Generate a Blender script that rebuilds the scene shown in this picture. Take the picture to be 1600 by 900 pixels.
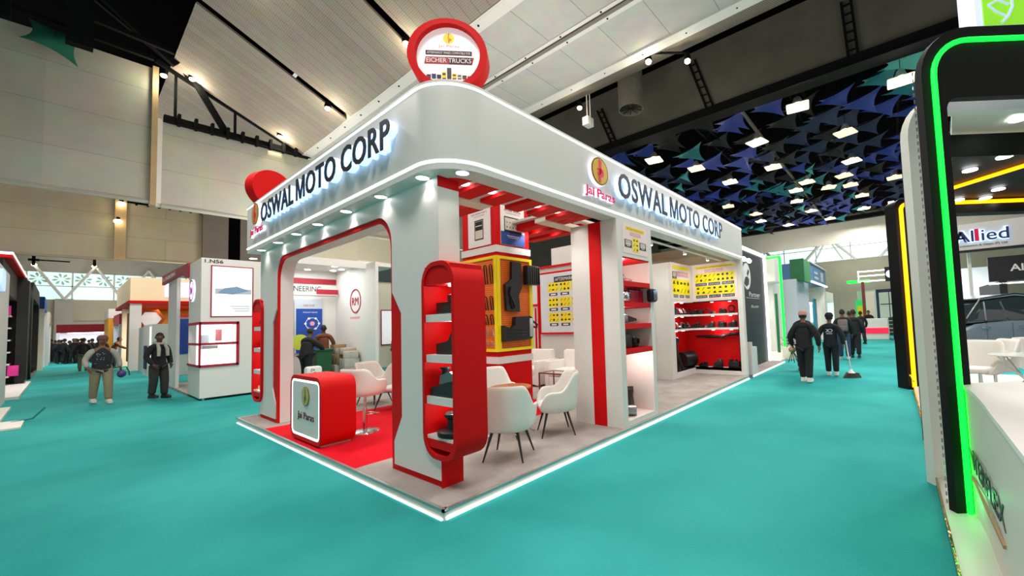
import bpy, bmesh, math, random
from mathutils import Vector, Matrix
random.seed(7)
PI = math.pi
scn = bpy.context.scene
for o in list(bpy.data.objects): bpy.data.objects.remove(o)
COL = scn.collection
def V(*a): return Vector(a)

# ---------------------------------------------------------------- camera
FPX, PPX, PPY = 625.855, 920.1, 469.3
yaw, pit, rol = 0.6515, 0.0541, -0.0352
cpos = V(-1.9871, -3.1427, 1.65)
F_ = V(math.cos(pit)*math.cos(yaw), math.cos(pit)*math.sin(yaw), math.sin(pit))
r0 = F_.cross(V(0, 0, 1)).normalized(); u0 = r0.cross(F_)
R_ = math.cos(rol)*r0 + math.sin(rol)*u0; U_ = -math.sin(rol)*r0 + math.cos(rol)*u0
cd = bpy.data.cameras.new('camera'); cam = bpy.data.objects.new('camera', cd); COL.objects.link(cam)
M3 = Matrix((R_, U_, -F_)).transposed()
cam.matrix_world = Matrix.Translation(cpos) @ M3.to_4x4()
cd.sensor_width = 36; cd.sensor_fit = 'HORIZONTAL'; cd.lens = FPX*36/1600
cd.shift_x = (800-PPX)/1600; cd.shift_y = (PPY-450)/1600
cd.clip_end = 400; cd.clip_start = 0.05
scn.camera = cam
# ---------------------------------------------------------------- colour, world
vs = scn.view_settings; vs.view_transform = 'Standard'; vs.look = 'None'; vs.gamma = 1; vs.use_curve_mapping = False
vs.exposure = -0.07
w = bpy.data.worlds.new('hall_daylight'); scn.world = w; w.use_nodes = True
bgn = w.node_tree.nodes['Background']; bgn.inputs[0].default_value = (1, 0.91, 0.885, 1); bgn.inputs[1].default_value = 0.75
def lamp(name, kind, loc, energy, color=(1, 1, 1), size=1.0, rot=(0, 0, 0), spot=None):
    d = bpy.data.lights.new(name, kind); d.energy = energy; d.color = color
    if kind == 'AREA': d.size = size
    elif kind == 'SPOT': d.spot_size = spot or 1.6; d.spot_blend = .7; d.shadow_soft_size = size
    else: d.shadow_soft_size = size
    o = bpy.data.objects.new(name, d); COL.objects.link(o); o.location = loc; o.rotation_euler = rot
    return o
# ceiling floodlights of the hall, over the aisles
for x, y, z, e in [(-2.5, -1.5, 8.6, 600), (-1.5, 7, 8.6, 700), (-1.4, 22, 8.6, 900), (-1.2, 40, 8.6, 1200), (5, -3.5, 8.6, 520), (13, -2.5, 8.4, 800),
                   (22, -2, 8.4, 1000), (34, -1.5, 8.4, 1100), (5, 9, 8.6, 500), (3, 2.5, 8.6, 260)]:
    lamp('hall_flood_or_fill', 'AREA', (x, y, z), e*.64, (1, .905, .865), 1.6)
lamp('hall_flood_or_fill', 'AREA', (40, -1, 7), 190, (1, .97, .93), 5, (0, -PI/2, 0)); lamp('hall_flood_or_fill', 'AREA', (0, 54, 6.2), 110, (1, .97, .93), 5, (PI/2, 0, 0))  # added fill aimed at the far walls, no lamp hangs there
lamp('hall_flood_or_fill', 'AREA', (11, 21, 3.6), 420, (1, .94, .85), 3, (PI*.62, 0, 0))  # fill put in to brighten the far cream curtain
# added upward fill without fittings, unseen about the hall: it washes the ceiling
for x, y, z, e, sz in [(5, 3.6, 4.2, 300, 3), (3, 13.5, 4.3, 330, 2.5), (-6, -6, 2.5, 380, 3), (7, 22, 3.5, 420, 3), (-6, 20, 4.4, 330, 3), (9, -7, 4.5, 160, 3), (2.5, 31, 5, 350, 3), (17, 3, 4.3, 60, 2), (2, 46, 4.2, 1300, 4), (10, 18, 3.5, 700, 4), (20, 5, 4.6, 150, 4), (-5, 46, 4.4, 500, 4), (33, 3, 3.5, 500, 3), (34, -7, 3.4, 600, 4)]:
    lamp('ceiling_fill', 'AREA', (x, y, z), e*.85, (1, .93, .85), sz, (PI, 0, 0))

# ---------------------------------------------------------------- materials
def lin(h):
    h = h.lstrip('#'); c = [int(h[i:i+2], 16)/255 for i in (0, 2, 4)]
    return tuple((v/12.92 if v <= .04045 else ((v+.055)/1.055)**2.4) for v in c) + (1,)
MATS = {}
def mat(name, col, rough=.5, metal=0, emit=0, noise=0, nscale=20, bump=0, alpha=None, ecol=None, spec=None, coat=0):
    if name in MATS: return MATS[name]
    m = bpy.data.materials.new(name); MATS[name] = m; m.use_nodes = True
    nt = m.node_tree; b = nt.nodes['Principled BSDF']
    b.inputs['Base Color'].default_value = lin(col); b.inputs['Roughness'].default_value = rough; b.inputs['Metallic'].default_value = metal
    if spec is not None: b.inputs['Specular IOR Level'].default_value = spec
    if coat: b.inputs['Coat Weight'].default_value = coat; b.inputs['Coat Roughness'].default_value = .08
    if emit:
        b.inputs['Emission Color'].default_value = lin(ecol or col); b.inputs['Emission Strength'].default_value = emit
    if alpha is not None: b.inputs['Alpha'].default_value = alpha
    if noise or bump:
        tc = nt.nodes.new('ShaderNodeTexCoord'); n = nt.nodes.new('ShaderNodeTexNoise'); n.inputs['Scale'].default_value = nscale; n.inputs['Detail'].default_value = 5
        nt.links.new(tc.outputs['Object'], n.inputs['Vector'])
        if noise:
            mx = nt.nodes.new('ShaderNodeMix'); mx.data_type = 'RGBA'; c = lin(col)
            mx.inputs[6].default_value = tuple(v*(1-noise) for v in c[:3])+(1,); mx.inputs[7].default_value = tuple(min(1, v*(1+noise)) for v in c[:3])+(1,)
            nt.links.new(n.outputs['Fac'], mx.inputs[0]); nt.links.new(mx.outputs[2], b.inputs['Base Color'])
        if bump:
            bp = nt.nodes.new('ShaderNodeBump'); bp.inputs['Strength'].default_value = bump; bp.inputs['Distance'].default_value = .01
            nt.links.new(n.outputs['Fac'], bp.inputs['Height']); nt.links.new(bp.outputs[0], b.inputs['Normal'])
    return m
def brick_mat(name, c1, c2, cm, bw, rh, ms, rough=.7, rot=(0, 0, 0), noise=0, offset=.5):
    m = bpy.data.materials.new(name); MATS[name] = m; m.use_nodes = True; nt = m.node_tree; b = nt.nodes['Principled BSDF']
    tc = nt.nodes.new('ShaderNodeTexCoord'); mp = nt.nodes.new('ShaderNodeMapping'); mp.inputs['Rotation'].default_value = rot
    br = nt.nodes.new('ShaderNodeTexBrick'); br.offset = offset
    br.inputs['Color1'].default_value = lin(c1); br.inputs['Color2'].default_value = lin(c2); br.inputs['Mortar'].default_value = lin(cm)
    br.inputs['Scale'].default_value = 1; br.inputs['Brick Width'].default_value = bw; br.inputs['Row Height'].default_value = rh; br.inputs['Mortar Size'].default_value = ms
    nt.links.new(tc.outputs['Object'], mp.inputs[0]); nt.links.new(mp.outputs[0], br.inputs['Vector'])
    out = br.outputs['Color']
    if noise:
        n = nt.nodes.new('ShaderNodeTexNoise'); n.inputs['Scale'].default_value = noise; n.inputs['Detail'].default_value = 6
        mx = nt.nodes.new('ShaderNodeMix'); mx.data_type = 'RGBA'; mx.blend_type = 'MULTIPLY'; mx.inputs[0].default_value = .35
        nt.links.new(tc.outputs['Object'], n.inputs['Vector']); nt.links.new(out, mx.inputs[6]); nt.links.new(n.outputs['Color'], mx.inputs[7]); out = mx.outputs[2]
    nt.links.new(out, b.inputs['Base Color']); b.inputs['Roughness'].default_value = rough
    return m
def carpet_mat(name, c, dark, rough=.95, s1=1.3, s2=260, amt=.5):
    m = bpy.data.materials.new(name); MATS[name] = m; m.use_nodes = True; nt = m.node_tree; b = nt.nodes['Principled BSDF']
    tc = nt.nodes.new('ShaderNodeTexCoord'); n1 = nt.nodes.new('ShaderNodeTexNoise'); n1.inputs['Scale'].default_value = s1; n1.inputs['Detail'].default_value = 4
    n2 = nt.nodes.new('ShaderNodeTexNoise'); n2.inputs['Scale'].default_value = s2; n2.inputs['Detail'].default_value = 2
    mx = nt.nodes.new('ShaderNodeMix'); mx.data_type = 'RGBA'; mx.inputs[6].default_value = lin(dark); mx.inputs[7].default_value = lin(c)
    ad = nt.nodes.new('ShaderNodeMath'); ad.operation = 'MULTIPLY_ADD'; ad.inputs[1].default_value = 1-amt; 
    m2 = nt.nodes.new('ShaderNodeMath'); m2.operation = 'MULTIPLY'; m2.inputs[1].default_value = amt*1.0
    nt.links.new(tc.outputs['Object'], n1.inputs['Vector']); nt.links.new(tc.outputs['Object'], n2.inputs['Vector'])
    nt.links.new(n2.outputs['Fac'], m2.inputs[0]); nt.links.new(n1.outputs['Fac'], ad.inputs[0]); nt.links.new(m2.outputs[0], ad.inputs[2])
    cr = nt.nodes.new('ShaderNodeValToRGB'); cr.color_ramp.elements[0].position = .3; cr.color_ramp.elements[1].position = .7
    nt.links.new(ad.outputs[0], cr.inputs[0]); nt.links.new(cr.outputs[0], mx.inputs[0]); nt.links.new(mx.outputs[2], b.inputs['Base Color'])
    bp = nt.nodes.new('ShaderNodeBump'); bp.inputs['Strength'].default_value = .4; bp.inputs['Distance'].default_value = .004
    nt.links.new(n2.outputs['Fac'], bp.inputs['Height']); nt.links.new(bp.outputs[0], b.inputs['Normal'])
    b.inputs['Roughness'].default_value = rough; b.inputs['Specular IOR Level'].default_value = .2
    return m
M = {}
M['white'] = mat('white_laminate', '#E6E5E0', .45)
M['white2'] = mat('painted_white_board', '#DEDCD4', .6, noise=.03, nscale=6)
M['cream'] = mat('cream_panel', '#E2DBC8', .6)
M['red'] = mat('red_laminate', '#D20003', .6, spec=.2)
M['dred'] = mat('crimson_panel', '#A80A2C', .5)
M['grey'] = carpet_mat('grey_needle_carpet', '#BDB6AE', '#7E7873', s1=3, s2=180, amt=.65)
M['redcarpet'] = carpet_mat('red_needle_carpet', '#E60A22', '#C00018', s1=2, s2=200, amt=.5)
M['teal'] = carpet_mat('teal_hall_carpet', '#3DB0AC', '#0F8783', s1=.45, s2=150, amt=.22)
M['alu'] = mat('brushed_aluminium', '#C9CBC8', .3, .8)
M['chrome'] = mat('polished_chrome', '#DDDDDD', .12, 1)
M['black'] = mat('black_paint', '#0B0D0E', .5)
M['bplastic'] = mat('black_moulded_plastic', '#15181A', .38)
M['bsteel'] = mat('black_cast_steel', '#1B1C1E', .45, .4, noise=.3, nscale=40)
M['steel'] = mat('bare_steel', '#9A9C9E', .3, .9)
M['led'] = mat('white_led_strip', '#FFFFFF', .5, emit=2.4)
M['ledcool'] = mat('floor_led_strip', '#F4FFFA', .5, emit=2.0)
M['spot'] = mat('downlight_glow', '#FFFFFF', .5, emit=9)
M['halo'] = mat('backlit_acrylic', '#CBE2FF', .5, emit=1.7, ecol='#A9CBFF')
M['halop'] = mat('backlit_acrylic_white', '#F0E8FF', .5, emit=1.3, ecol='#EDE4FF')
M['letter'] = mat('black_letter_face', '#10161C', .4)
M['magenta'] = mat('crimson_letter_face', '#D0104A', .4, emit=.25)
M['gold'] = mat('gold_coin_face', '#E2B64A', .35, .3)
M['goldrim'] = mat('gold_rim', '#9A7A2A', .3, .8)
M['yellow'] = mat('yellow_paint', '#F5E000', .5)
M['orange'] = mat('orange_board', '#D9560E', .6)
M['seat'] = mat('white_leatherette', '#E9E8E0', .5, noise=.02, nscale=8)
M['wood'] = mat('warm_wood_top', '#A5642C', .35, noise=.3, nscale=9)
M['paper'] = mat('poster_paper', '#F2EDEA', .6)
M['blue'] = mat('blue_print', '#20478F', .6)
M['navy'] = mat('navy_print', '#14254A', .6)
M['skin'] = mat('skin', '#7A4E36', .55)
M['hair'] = mat('black_hair', '#0C0A09', .7)
M['glass'] = mat('display_glass', '#DCEBE8', .05, alpha=.12)
M['lbox'] = mat('lit_showcase_white', '#FFFFFF', .5, emit=.7)
M['pposter'] = mat('pink_print', '#E8A0A8', .6)
M['green'] = mat('green_led_tube', '#20FF50', .5, emit=2.0, ecol='#05FF3A')
M['amber'] = mat('amber_led_tube', '#FFB000', .5, emit=3.0, ecol='#FF9A00')
M['drapeg'] = mat('dark_drape', '#4A4A44', .9, noise=.25, nscale=1.2)

# ---------------------------------------------------------------- mesh builder
_tc = {}
def text_geo(s, bold=0.0, res=3):
    k = (s, bold)
    if k in _tc: return _tc[k]
    if s == 'M':
        w0 = .085+bold; O = [(0, 0), (0, .72), (.15, .72), (.36, .17), (.57, .72), (.72, .72), (.72, 0), (.72-w0, 0), (.72-w0, .58), (.36+w0*.5, .0), (.36-w0*.5, .0), (w0, .58), (w0, 0)]
        n = len(O); _tc[k] = ([V(a, b, 0) for a, b in O], [tuple(range(n))[::-1]], [((i+1) % n, i) for i in range(n)], 0, .72, 0, .72); return _tc[k]
    c = bpy.data.curves.new('t', 'FONT'); c.body = s; c.size = 1; c.resolution_u = res; c.offset = bold
    o = bpy.data.objects.new('t', c); COL.objects.link(o)
    me = bpy.data.meshes.new_from_object(o.evaluated_get(bpy.context.evaluated_depsgraph_get()))
    vs_ = [v.co.copy() for v in me.vertices]; fs = [tuple(p.vertices) for p in me.polygons]
    es = {}
    for p in me.polygons:
        n = len(p.vertices)
        for i in range(n):
            a, b_ = p.vertices[i], p.vertices[(i+1) % n]
            es[(a, b_)] = 1
    bd = [e for e in es if (e[1], e[0]) not in es]
    bpy.data.objects.remove(o); bpy.data.curves.remove(c); bpy.data.meshes.remove(me)
    x0 = min(v.x for v in vs_); x1 = max(v.x for v in vs_); y0 = min(v.y for v in vs_); y1 = max(v.y for v in vs_)
    _tc[k] = (vs_, fs, bd, x0, x1, y0, y1); return _tc[k]
ROOTW = {}
def basis(ax):
    """frame whose local x,y,z (z = depth) are given"""
    return ax
class MB:
    def __init__(s): s.v = []; s.f = []; s.m = []; s.mats = []
    def mi(s, m):
        if m is None: m = s.mats[0] if s.mats else M['white']
        if isinstance(m, str): m = M[m]
        if m not in s.mats: s.mats.append(m)
        return s.mats.index(m)
    def add(s, vs_, fs, m=None, T=None):
        b = len(s.v); k = s.mi(m)
        for v in vs_:
            v = Vector(v); s.v.append(T @ v if T else v)
        for f in fs: s.f.append(tuple(b+i for i in f)); s.m.append(k)
        return s
    def box(s, x0, x1, y0, y1, z0, z1, m=None, T=None):
        vs_ = [(x, y, z) for x in (x0, x1) for y in (y0, y1) for z in (z0, z1)]
        return s.add(vs_, [(0, 1, 3, 2), (4, 6, 7, 5), (0, 4, 5, 1), (2, 3, 7, 6), (0, 2, 6, 4), (1, 5, 7, 3)], m, T)
    def bbox(s, x0, x1, y0, y1, z0, z1, m=None, r=.01, T=None):
        """bevelled box"""
        bm = bmesh.new(); bmesh.ops.create_cube(bm, size=1)
        for v in bm.verts: v.co = V((x0+x1)/2+v.co.x*(x1-x0), (y0+y1)/2+v.co.y*(y1-y0), (z0+z1)/2+v.co.z*(z1-z0))
        bmesh.ops.bevel(bm, geom=bm.edges[:], offset=min(r, abs(x1-x0)/2.1, abs(y1-y0)/2.1, abs(z1-z0)/2.1), segments=2, affect='EDGES', profile=.5)
        bm.verts.index_update(); vs_ = [v.co.copy() for v in bm.verts]; fs = [tuple(v.index for v in f.verts) for f in bm.faces]; bm.free()
        return s.add(vs_, fs, m, T)
    def prism(s, poly, o, u, v, n, d, m=None):
        """2-D outline (list of (a,b)) placed at o + a*u + b*v, extruded by d along n"""
        o, u, v, n = Vector(o), Vector(u), Vector(v), Vector(n); k = len(poly)
        A = [o+u*a+v*b for a, b in poly]; B = [p+n*d for p in A]
        fs = [tuple(range(k)), tuple(range(2*k-1, k-1, -1))] + [(i, i+k, (i+1) % k+k, (i+1) % k) for i in range(k)]
        return s.add(A+B, fs, m)
    def ring(s, outer, inner, o, u, v, n, d, m=None):
        o, u, v, n = Vector(o), Vector(u), Vector(v), Vector(n); k = len(outer)
        P = [o+u*a+v*b for a, b in outer]+[o+u*a+v*b for a, b in inner]; P += [p+n*d for p in P]
        fs = []
        for i in range(k):
            j = (i+1) % k
            fs += [(i, j, j+k, i+k), (i+2*k, i+3*k, j+3*k, j+2*k), (i, i+2*k, j+2*k, j), (i+k, j+k, j+3*k, i+3*k)]
        return s.add(P, fs, m)
    def cyl(s, p, q, r, m=None, seg=16, r2=None, caps=True):
        p, q = Vector(p), Vector(q); r2 = r if r2 is None else r2; d = (q-p).normalized()
        a = d.orthogonal().normalized(); b = d.cross(a)
        vs_ = [p+(a*math.cos(t)+b*math.sin(t))*r for t in [2*PI*i/seg for i in range(seg)]]+[q+(a*math.cos(t)+b*math.sin(t))*r2 for t in [2*PI*i/seg for i in range(seg)]]
        fs = [(i, (i+1) % seg, (i+1) % seg+seg, i+seg) for i in range(seg)]
        if caps: fs += [tuple(range(seg-1, -1, -1)), tuple(range(seg, 2*seg))]
        return s.add(vs_, fs, m)
    def lathe(s, prof, o, ax=(0, 0, 1), m=None, seg=24):
        o, d = Vector(o), Vector(ax).normalized(); a = d.orthogonal().normalized(); b = d.cross(a); vs_ = []; n = len(prof)
        for i in range(seg):
            t = 2*PI*i/seg
            for r, h in prof: vs_.append(o+(a*math.cos(t)+b*math.sin(t))*r+d*h)
        fs = [(i*n+j, ((i+1) % seg)*n+j, ((i+1) % seg)*n+j+1, i*n+j+1) for i in range(seg) for j in range(n-1)]
        return s.add(vs_, fs, m)
    def tube(s, pts, r, m=None, seg=8, close=False):
        pts = [Vector(p) for p in pts]; n = len(pts); vs_ = []; up = None
        for i, p in enumerate(pts):
            a = pts[(i-1) % n] if (i or close) else p; b = pts[(i+1) % n] if (i < n-1 or close) else p
            d = (b-a).normalized()
            up = d.orthogonal().normalized() if up is None else (up-d*up.dot(d)).normalized()
            c = d.cross(up); rr = r[i] if isinstance(r, (list, tuple)) else r
            vs_ += [p+(up*math.cos(t)+c*math.sin(t))*rr for t in [2*PI*k/seg for k in range(seg)]]
        fs = []
        for i in range(n if close else n-1):
            j = (i+1) % n
            fs += [(i*seg+k, i*seg+(k+1) % seg, j*seg+(k+1) % seg, j*seg+k) for k in range(seg)]
        if not close: fs += [tuple(range(seg-1, -1, -1)), tuple(range((n-1)*seg, n*seg))]
        return s.add(vs_, fs, m)
    def ell(s, c, r, m=None, seg=16, rings=10, T=None):
        c = Vector(c); vs_ = []; fs = []
        for j in range(rings+1):
            ph = PI*j/rings
            for i in range(seg):
                t = 2*PI*i/seg; vs_.append(c+V(r[0]*math.sin(ph)*math.cos(t), r[1]*math.sin(ph)*math.sin(t), r[2]*math.cos(ph)))
        for j in range(rings):
            for i in range(seg): fs.append((j*seg+i, (j+1)*seg+i, (j+1)*seg+(i+1) % seg, j*seg+(i+1) % seg))
        return s.add(vs_, fs, m, T)
    def text(s, txt, o, u, v, h, m=None, width=None, d=0.0, bold=0.0, align='l'):
        """cap-height h text, baseline left at o, running along u, up v, extruded by d towards u x v"""
        vs_, fs, bd, x0, x1, y0, y1 = text_geo(txt, bold)
        o, u, v = Vector(o), Vector(u).normalized(), Vector(v).normalized(); n = u.cross(v)
        sc = h/.72; sx = sc if width is None else width/(x1-x0)
        off = {'l': 0, 'c': -.5, 'r': -1}[align]*(x1-x0)*sx
        A = [o+u*((p.x-x0)*sx+off)+v*(p.y*sc) for p in vs_]
        if not d: return s.add([p+n*.0004 for p in A], fs, m)
        k = len(A); B = [p+n*d for p in A]
        return s.add(A+B, [tuple(i+k for i in f) for f in fs]+[(a, b, b+k, a+k) for a, b in bd], m)
    def build(s, name, parent=None, smooth=True, mods=None, local=False, ang=40):
        me = bpy.data.meshes.new(name)
        if parent is None:
            if s.v and not local:
                xs = [p.x for p in s.v]; ys = [p.y for p in s.v]; z0 = min(p.z for p in s.v)
                org = V((min(xs)+max(xs))/2, (min(ys)+max(ys))/2, z0)
            else: org = V(0, 0, 0)
            pts = [p-org for p in s.v]
        else:
            org = V(0, 0, 0); W = ROOTW.get(parent.name, Matrix()).inverted(); pts = [W @ p for p in s.v]
        me.from_pydata([tuple(p) for p in pts], [], s.f)
        for m in s.mats: me.materials.append(m)
        for p, k in zip(me.polygons, s.m): p.material_index = k; p.use_smooth = smooth
        me.validate(); 
        bm = bmesh.new(); bm.from_mesh(me); bmesh.ops.recalc_face_normals(bm, faces=bm.faces[:]) if not getattr(s, 'keepn', False) else None
        bm.to_mesh(me); bm.free(); me.update()
        if smooth: me.set_sharp_from_angle(angle=math.radians(ang))
        o = bpy.data.objects.new(name, me); COL.objects.link(o)
        if parent is not None: o.parent = parent; ROOTW[o.name] = ROOTW.get(parent.name, Matrix())
        else: o.location = org; ROOTW[o.name] = Matrix.Translation(org)
        return o
def tag(o, label, cat, group=None, kind=None):
    if label: o['label'] = label
    if cat: o['category'] = cat
    if group: o['group'] = group
    if kind: o['kind'] = kind
    return o
def thing(name, label, cat, loc=(0, 0, 0), group=None, rz=0):
    o = bpy.data.objects.new(name, None); COL.objects.link(o); o.location = loc; o.rotation_euler = (0, 0, rz); o.empty_display_size = .1
    ROOTW[o.name] = Matrix.Translation(Vector(loc)) @ Matrix.Rotation(rz, 4, 'Z')
    return tag(o, label, cat, group)
def struct(o): o['kind'] = 'structure'; return o
def dup(root, loc, rz=0, label=None, group=None, scale=None):
    r = root.copy(); COL.objects.link(r); r.location = loc; r.rotation_euler = (0, 0, rz)
    if scale: r.scale = scale if hasattr(scale, '__len__') else (scale,)*3
    if label: r['label'] = label
    if group: r['group'] = group
    for ch in list(root.children):
        c = ch.copy(); COL.objects.link(c); c.parent = r
        for g in list(ch.children):
            d = g.copy(); COL.objects.link(d); d.parent = c
    return r
def rr(x0, x1, y0, y1, r, n=6, rs=None):
    """rounded rectangle outline; rs = radii bl, br, tr, tl"""
    rs = rs or (r,)*4; P = []
    for (cx, cy, a0), q in zip(((x0, y0, PI), (x1, y0, 1.5*PI), (x1, y1, 0), (x0, y1, .5*PI)), rs):
        ccx = cx+(q if cx == x0 else -q); ccy = cy+(q if cy == y0 else -q)
        for i in range(n+1):
            a = a0+i*PI/2/n; P.append((ccx+q*math.cos(a), ccy+q*math.sin(a)))
    return P
def arc(cx, cy, r, a0, a1, n=8): return [(cx+r*math.cos(a0+(a1-a0)*i/n), cy+r*math.sin(a0+(a1-a0)*i/n)) for i in range(n+1)]
X, Y, Z = V(1, 0, 0), V(0, 1, 0), V(0, 0, 1)
class Panel(MB):
    """flat printed sheet: o = lower-left corner, u right, v up, size w,h; thickness t behind the face"""
    def __init__(s, o, u, v, w_, h_, base, t=.012):
        super().__init__(); s.o, s.u, s.w0 = Vector(o), Vector(u), w_; s.vv = Vector(v); s.n = s.u.cross(s.vv); s.W, s.H = w_, h_; s.lay = 0
        s.prism([(0, 0), (w_, 0), (w_, h_), (0, h_)], s.o-s.n*t, s.u, s.vv, s.n, t, base)
    def up(s, k=.0015): s.lay += k
    def rect(s, a0, b0, a1, b1, m, dz=0):
        L = s.o+s.n*(.0015+s.lay+dz)
        s.add([L+s.u*(a*s.W)+s.vv*(b*s.H) for a, b in ((a0, b0), (a1, b0), (a1, b1), (a0, b1))], [(0, 1, 2, 3)], m)
    def poly(s, pts, m, dz=0):
        L = s.o+s.n*(.0015+s.lay+dz); s.add([L+s.u*(a*s.W)+s.vv*(b*s.H) for a, b in pts], [tuple(range(len(pts)))], m)
    def disc(s, a, b, r, m, dz=0, n=24):
        L = s.o+s.n*(.0015+s.lay+dz)+s.u*(a*s.W)+s.vv*(b*s.H); s.add([L+s.u*(r*math.cos(2*PI*i/n))+s.vv*(r*math.sin(2*PI*i/n)) for i in range(n)], [tuple(range(n))], m)
    def loop(s, a, b, r0_, r1_, m, dz=0, n=24):
        L = s.o+s.n*(.0015+s.lay+dz)+s.u*(a*s.W)+s.vv*(b*s.H); P = []
        for r in (r0_, r1_): P += [L+s.u*(r*math.cos(2*PI*i/n))+s.vv*(r*math.sin(2*PI*i/n)) for i in range(n)]
        s.add(P, [(i, (i+1) % n, (i+1) % n+n, i+n) for i in range(n)], m)
    def txt(s, t, a, b, h, m, width=None, align='c', bold=0, dz=.001):
        s.text(t, s.o+s.n*(.0015+s.lay+dz)+s.u*(a*s.W)+s.vv*(b*s.H), s.u, s.vv, h*s.H, m, None if width is None else width*s.W, 0, bold, align)

# ================================================================ THE HALL
m = MB(); m.box(-40, 70, -40, 75, -.05, 0, 'teal'); o = m.build('floor'); o['kind'] = 'structure'; tag(o, 'teal needle-felt carpet covering the hall aisles', None)
M['perf'] = brick_mat('perforated_ceiling_board', '#ABA195', '#A1978A', '#857B6F', 60, .36, .010, rot=(0, 0, 0), noise=2.2)
nt = M['perf'].node_tree; b_ = nt.nodes['Principled BSDF']; src = b_.inputs['Base Color'].links[0].from_socket
tc_ = nt.nodes.new('ShaderNodeTexCoord'); vo = nt.nodes.new('ShaderNodeTexVoronoi'); vo.inputs['Scale'].default_value = 22; vo.inputs['Randomness'].default_value = .15
cr_ = nt.nodes.new('ShaderNodeValToRGB'); cr_.color_ramp.elements[0].position = .18; cr_.color_ramp.elements[0].color = (.30, .28, .26, 1); cr_.color_ramp.elements[1].position = .42
mx_ = nt.nodes.new('ShaderNodeMix'); mx_.data_type = 'RGBA'; mx_.blend_type = 'MULTIPLY'; mx_.inputs[0].default_value = .55
nt.links.new(tc_.outputs['Object'], vo.inputs['Vector']); nt.links.new(vo.outputs['Distance'], cr_.inputs[0]); nt.links.new(src, mx_.inputs[6]); nt.links.new(cr_.outputs[0], mx_.inputs[7]); nt.links.new(mx_.outputs[2], b_.inputs['Base Color'])
M['panelc'] = brick_mat('grey_ceiling_tile', '#B9B9B5', '#B3B3AF', '#77776F', 1.28, 40, .008, rot=(0, 0, PI/2), offset=0, noise=3)
M['perfd'] = brick_mat('fine_slotted_metal', '#8C8274', '#7F7668', '#3B352D', .08, .05, .012, noise=5)
M['beamw'] = mat('white_painted_steel', '#C9C9C4', .5)
M['deck'] = mat('black_roof_deck', '#030304', 1, spec=.05)
M['truss'] = mat('dark_truss_steel', '#080A0C', .9, spec=.15)
M['curt'] = brick_mat('grey_roll_curtain', '#B4B3A6', '#B1B0A3', '#98978B', 60, 1.25, .01, rot=(PI/2, 0, 0), noise=1.2)
M['curt2'] = brick_mat('beige_roll_curtain', '#B3A78C', '#B0A489', '#948A72', 60, 1.2, .012, rot=(PI/2, 0, 0), noise=1.2)
M['conc'] = mat('raw_concrete_wall', '#B3AE99', .9, noise=.25, nscale=.35)
M['conc2'] = mat('grey_bulkhead_board', '#A9A79C', .9, noise=.12, nscale=1.5)
M['wgl'] = mat('daylit_window_glass', '#CFEFEA', .4, emit=.95, ecol='#C4E6DE')
M['wgl2'] = mat('daylit_window_glass_tall', '#E2F4F2', .4, emit=1.0, ecol='#DCF0EF')
M['bbrown'] = mat('brown_grey_pillar_cladding', '#6F655C', .8, noise=.15, nscale=3)
YA, YB = -14, 34
m = MB(); m.box(3.85, 4.18, YA, YB, 8.98, 9.3, 'beamw'); m.box(5.52, 5.62, YA, YB, 8.97, 9.1, 'beamw'); m.box(5.78, 5.9, YA, YB, 8.97, 9.1, 'beamw')
m.box(7.38, 7.7, YA, YB, 8.96, 9.3, 'beamw'); m.box(5.62, 5.78, YA, YB, 9.08, 9.1, mat('rust_groove', '#4A3322', .8))
y = YA+.6
while y < YB:
    for xs in ((5.57,), (5.84,), (7.54,), (4.0,)): m.cyl((xs[0], y, 8.955), (xs[0], y, 8.98), .025, 'truss', 6)
    y += 1.28
m.box(4.18, 5.52, YA, YB, 9.0, 9.04, 'panelc'); m.box(5.9, 7.38, YA, YB, 9.0, 9.04, 'panelc')
struct(m.build('trim_1', smooth=False))['label'] = 'white and grey panelled beam soffit running over the stand'
m = MB(); m.prism([(7.7, 9.0), (9.2, 9.75), (9.2, 9.8), (7.7, 9.05)], (0, YA, 0), X, Z, Y, YB-YA, 'perfd')
struct(m.build('trim_2', smooth=False))['label'] = 'slotted metal strip beside the panelled beam'
# sloped perforated bays between the black slots
for i, (ya, yb) in enumerate([(-9, -3.1), (-2.8, 1.75), (2.05, 6.5), (6.78, 11.36), (11.66, 16.0), (16.2, 20.8), (21, 25.6), (25.8, 29.2)]):
    m = MB(); m.add([(0, 0, 0), (4.3, 0, 0), (4.3, yb-ya, 0), (0, yb-ya, 0), (0, 0, .06), (4.3, 0, .06), (4.3, yb-ya, .06), (0, yb-ya, .06)],
                    [(0, 1, 2, 3), (4, 5, 6, 7), (0, 1, 5, 4), (1, 2, 6, 5), (2, 3, 7, 6), (3, 0, 4, 7)], 'perf')
    o = m.build('ceiling', smooth=False, local=True); o.rotation_euler = (0, math.atan(.477), 0); o.location = (.02, ya, 10.83); struct(o)
m = MB(); m.box(-40, 4, YA, 61, 13.2, 13.3, 'deck'); m.box(4, 70, -40, 61, 12.8, 12.9, 'deck'); struct(m.build('ceiling', smooth=False))
m = MB(); m.prism([(0, 11.2), (4.2, 9.3), (4.2, 13), (0, 13)], (0, 32, 0), X, Z, Y, .1, 'deck'); struct(m.build('trim_3', smooth=False))
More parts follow.
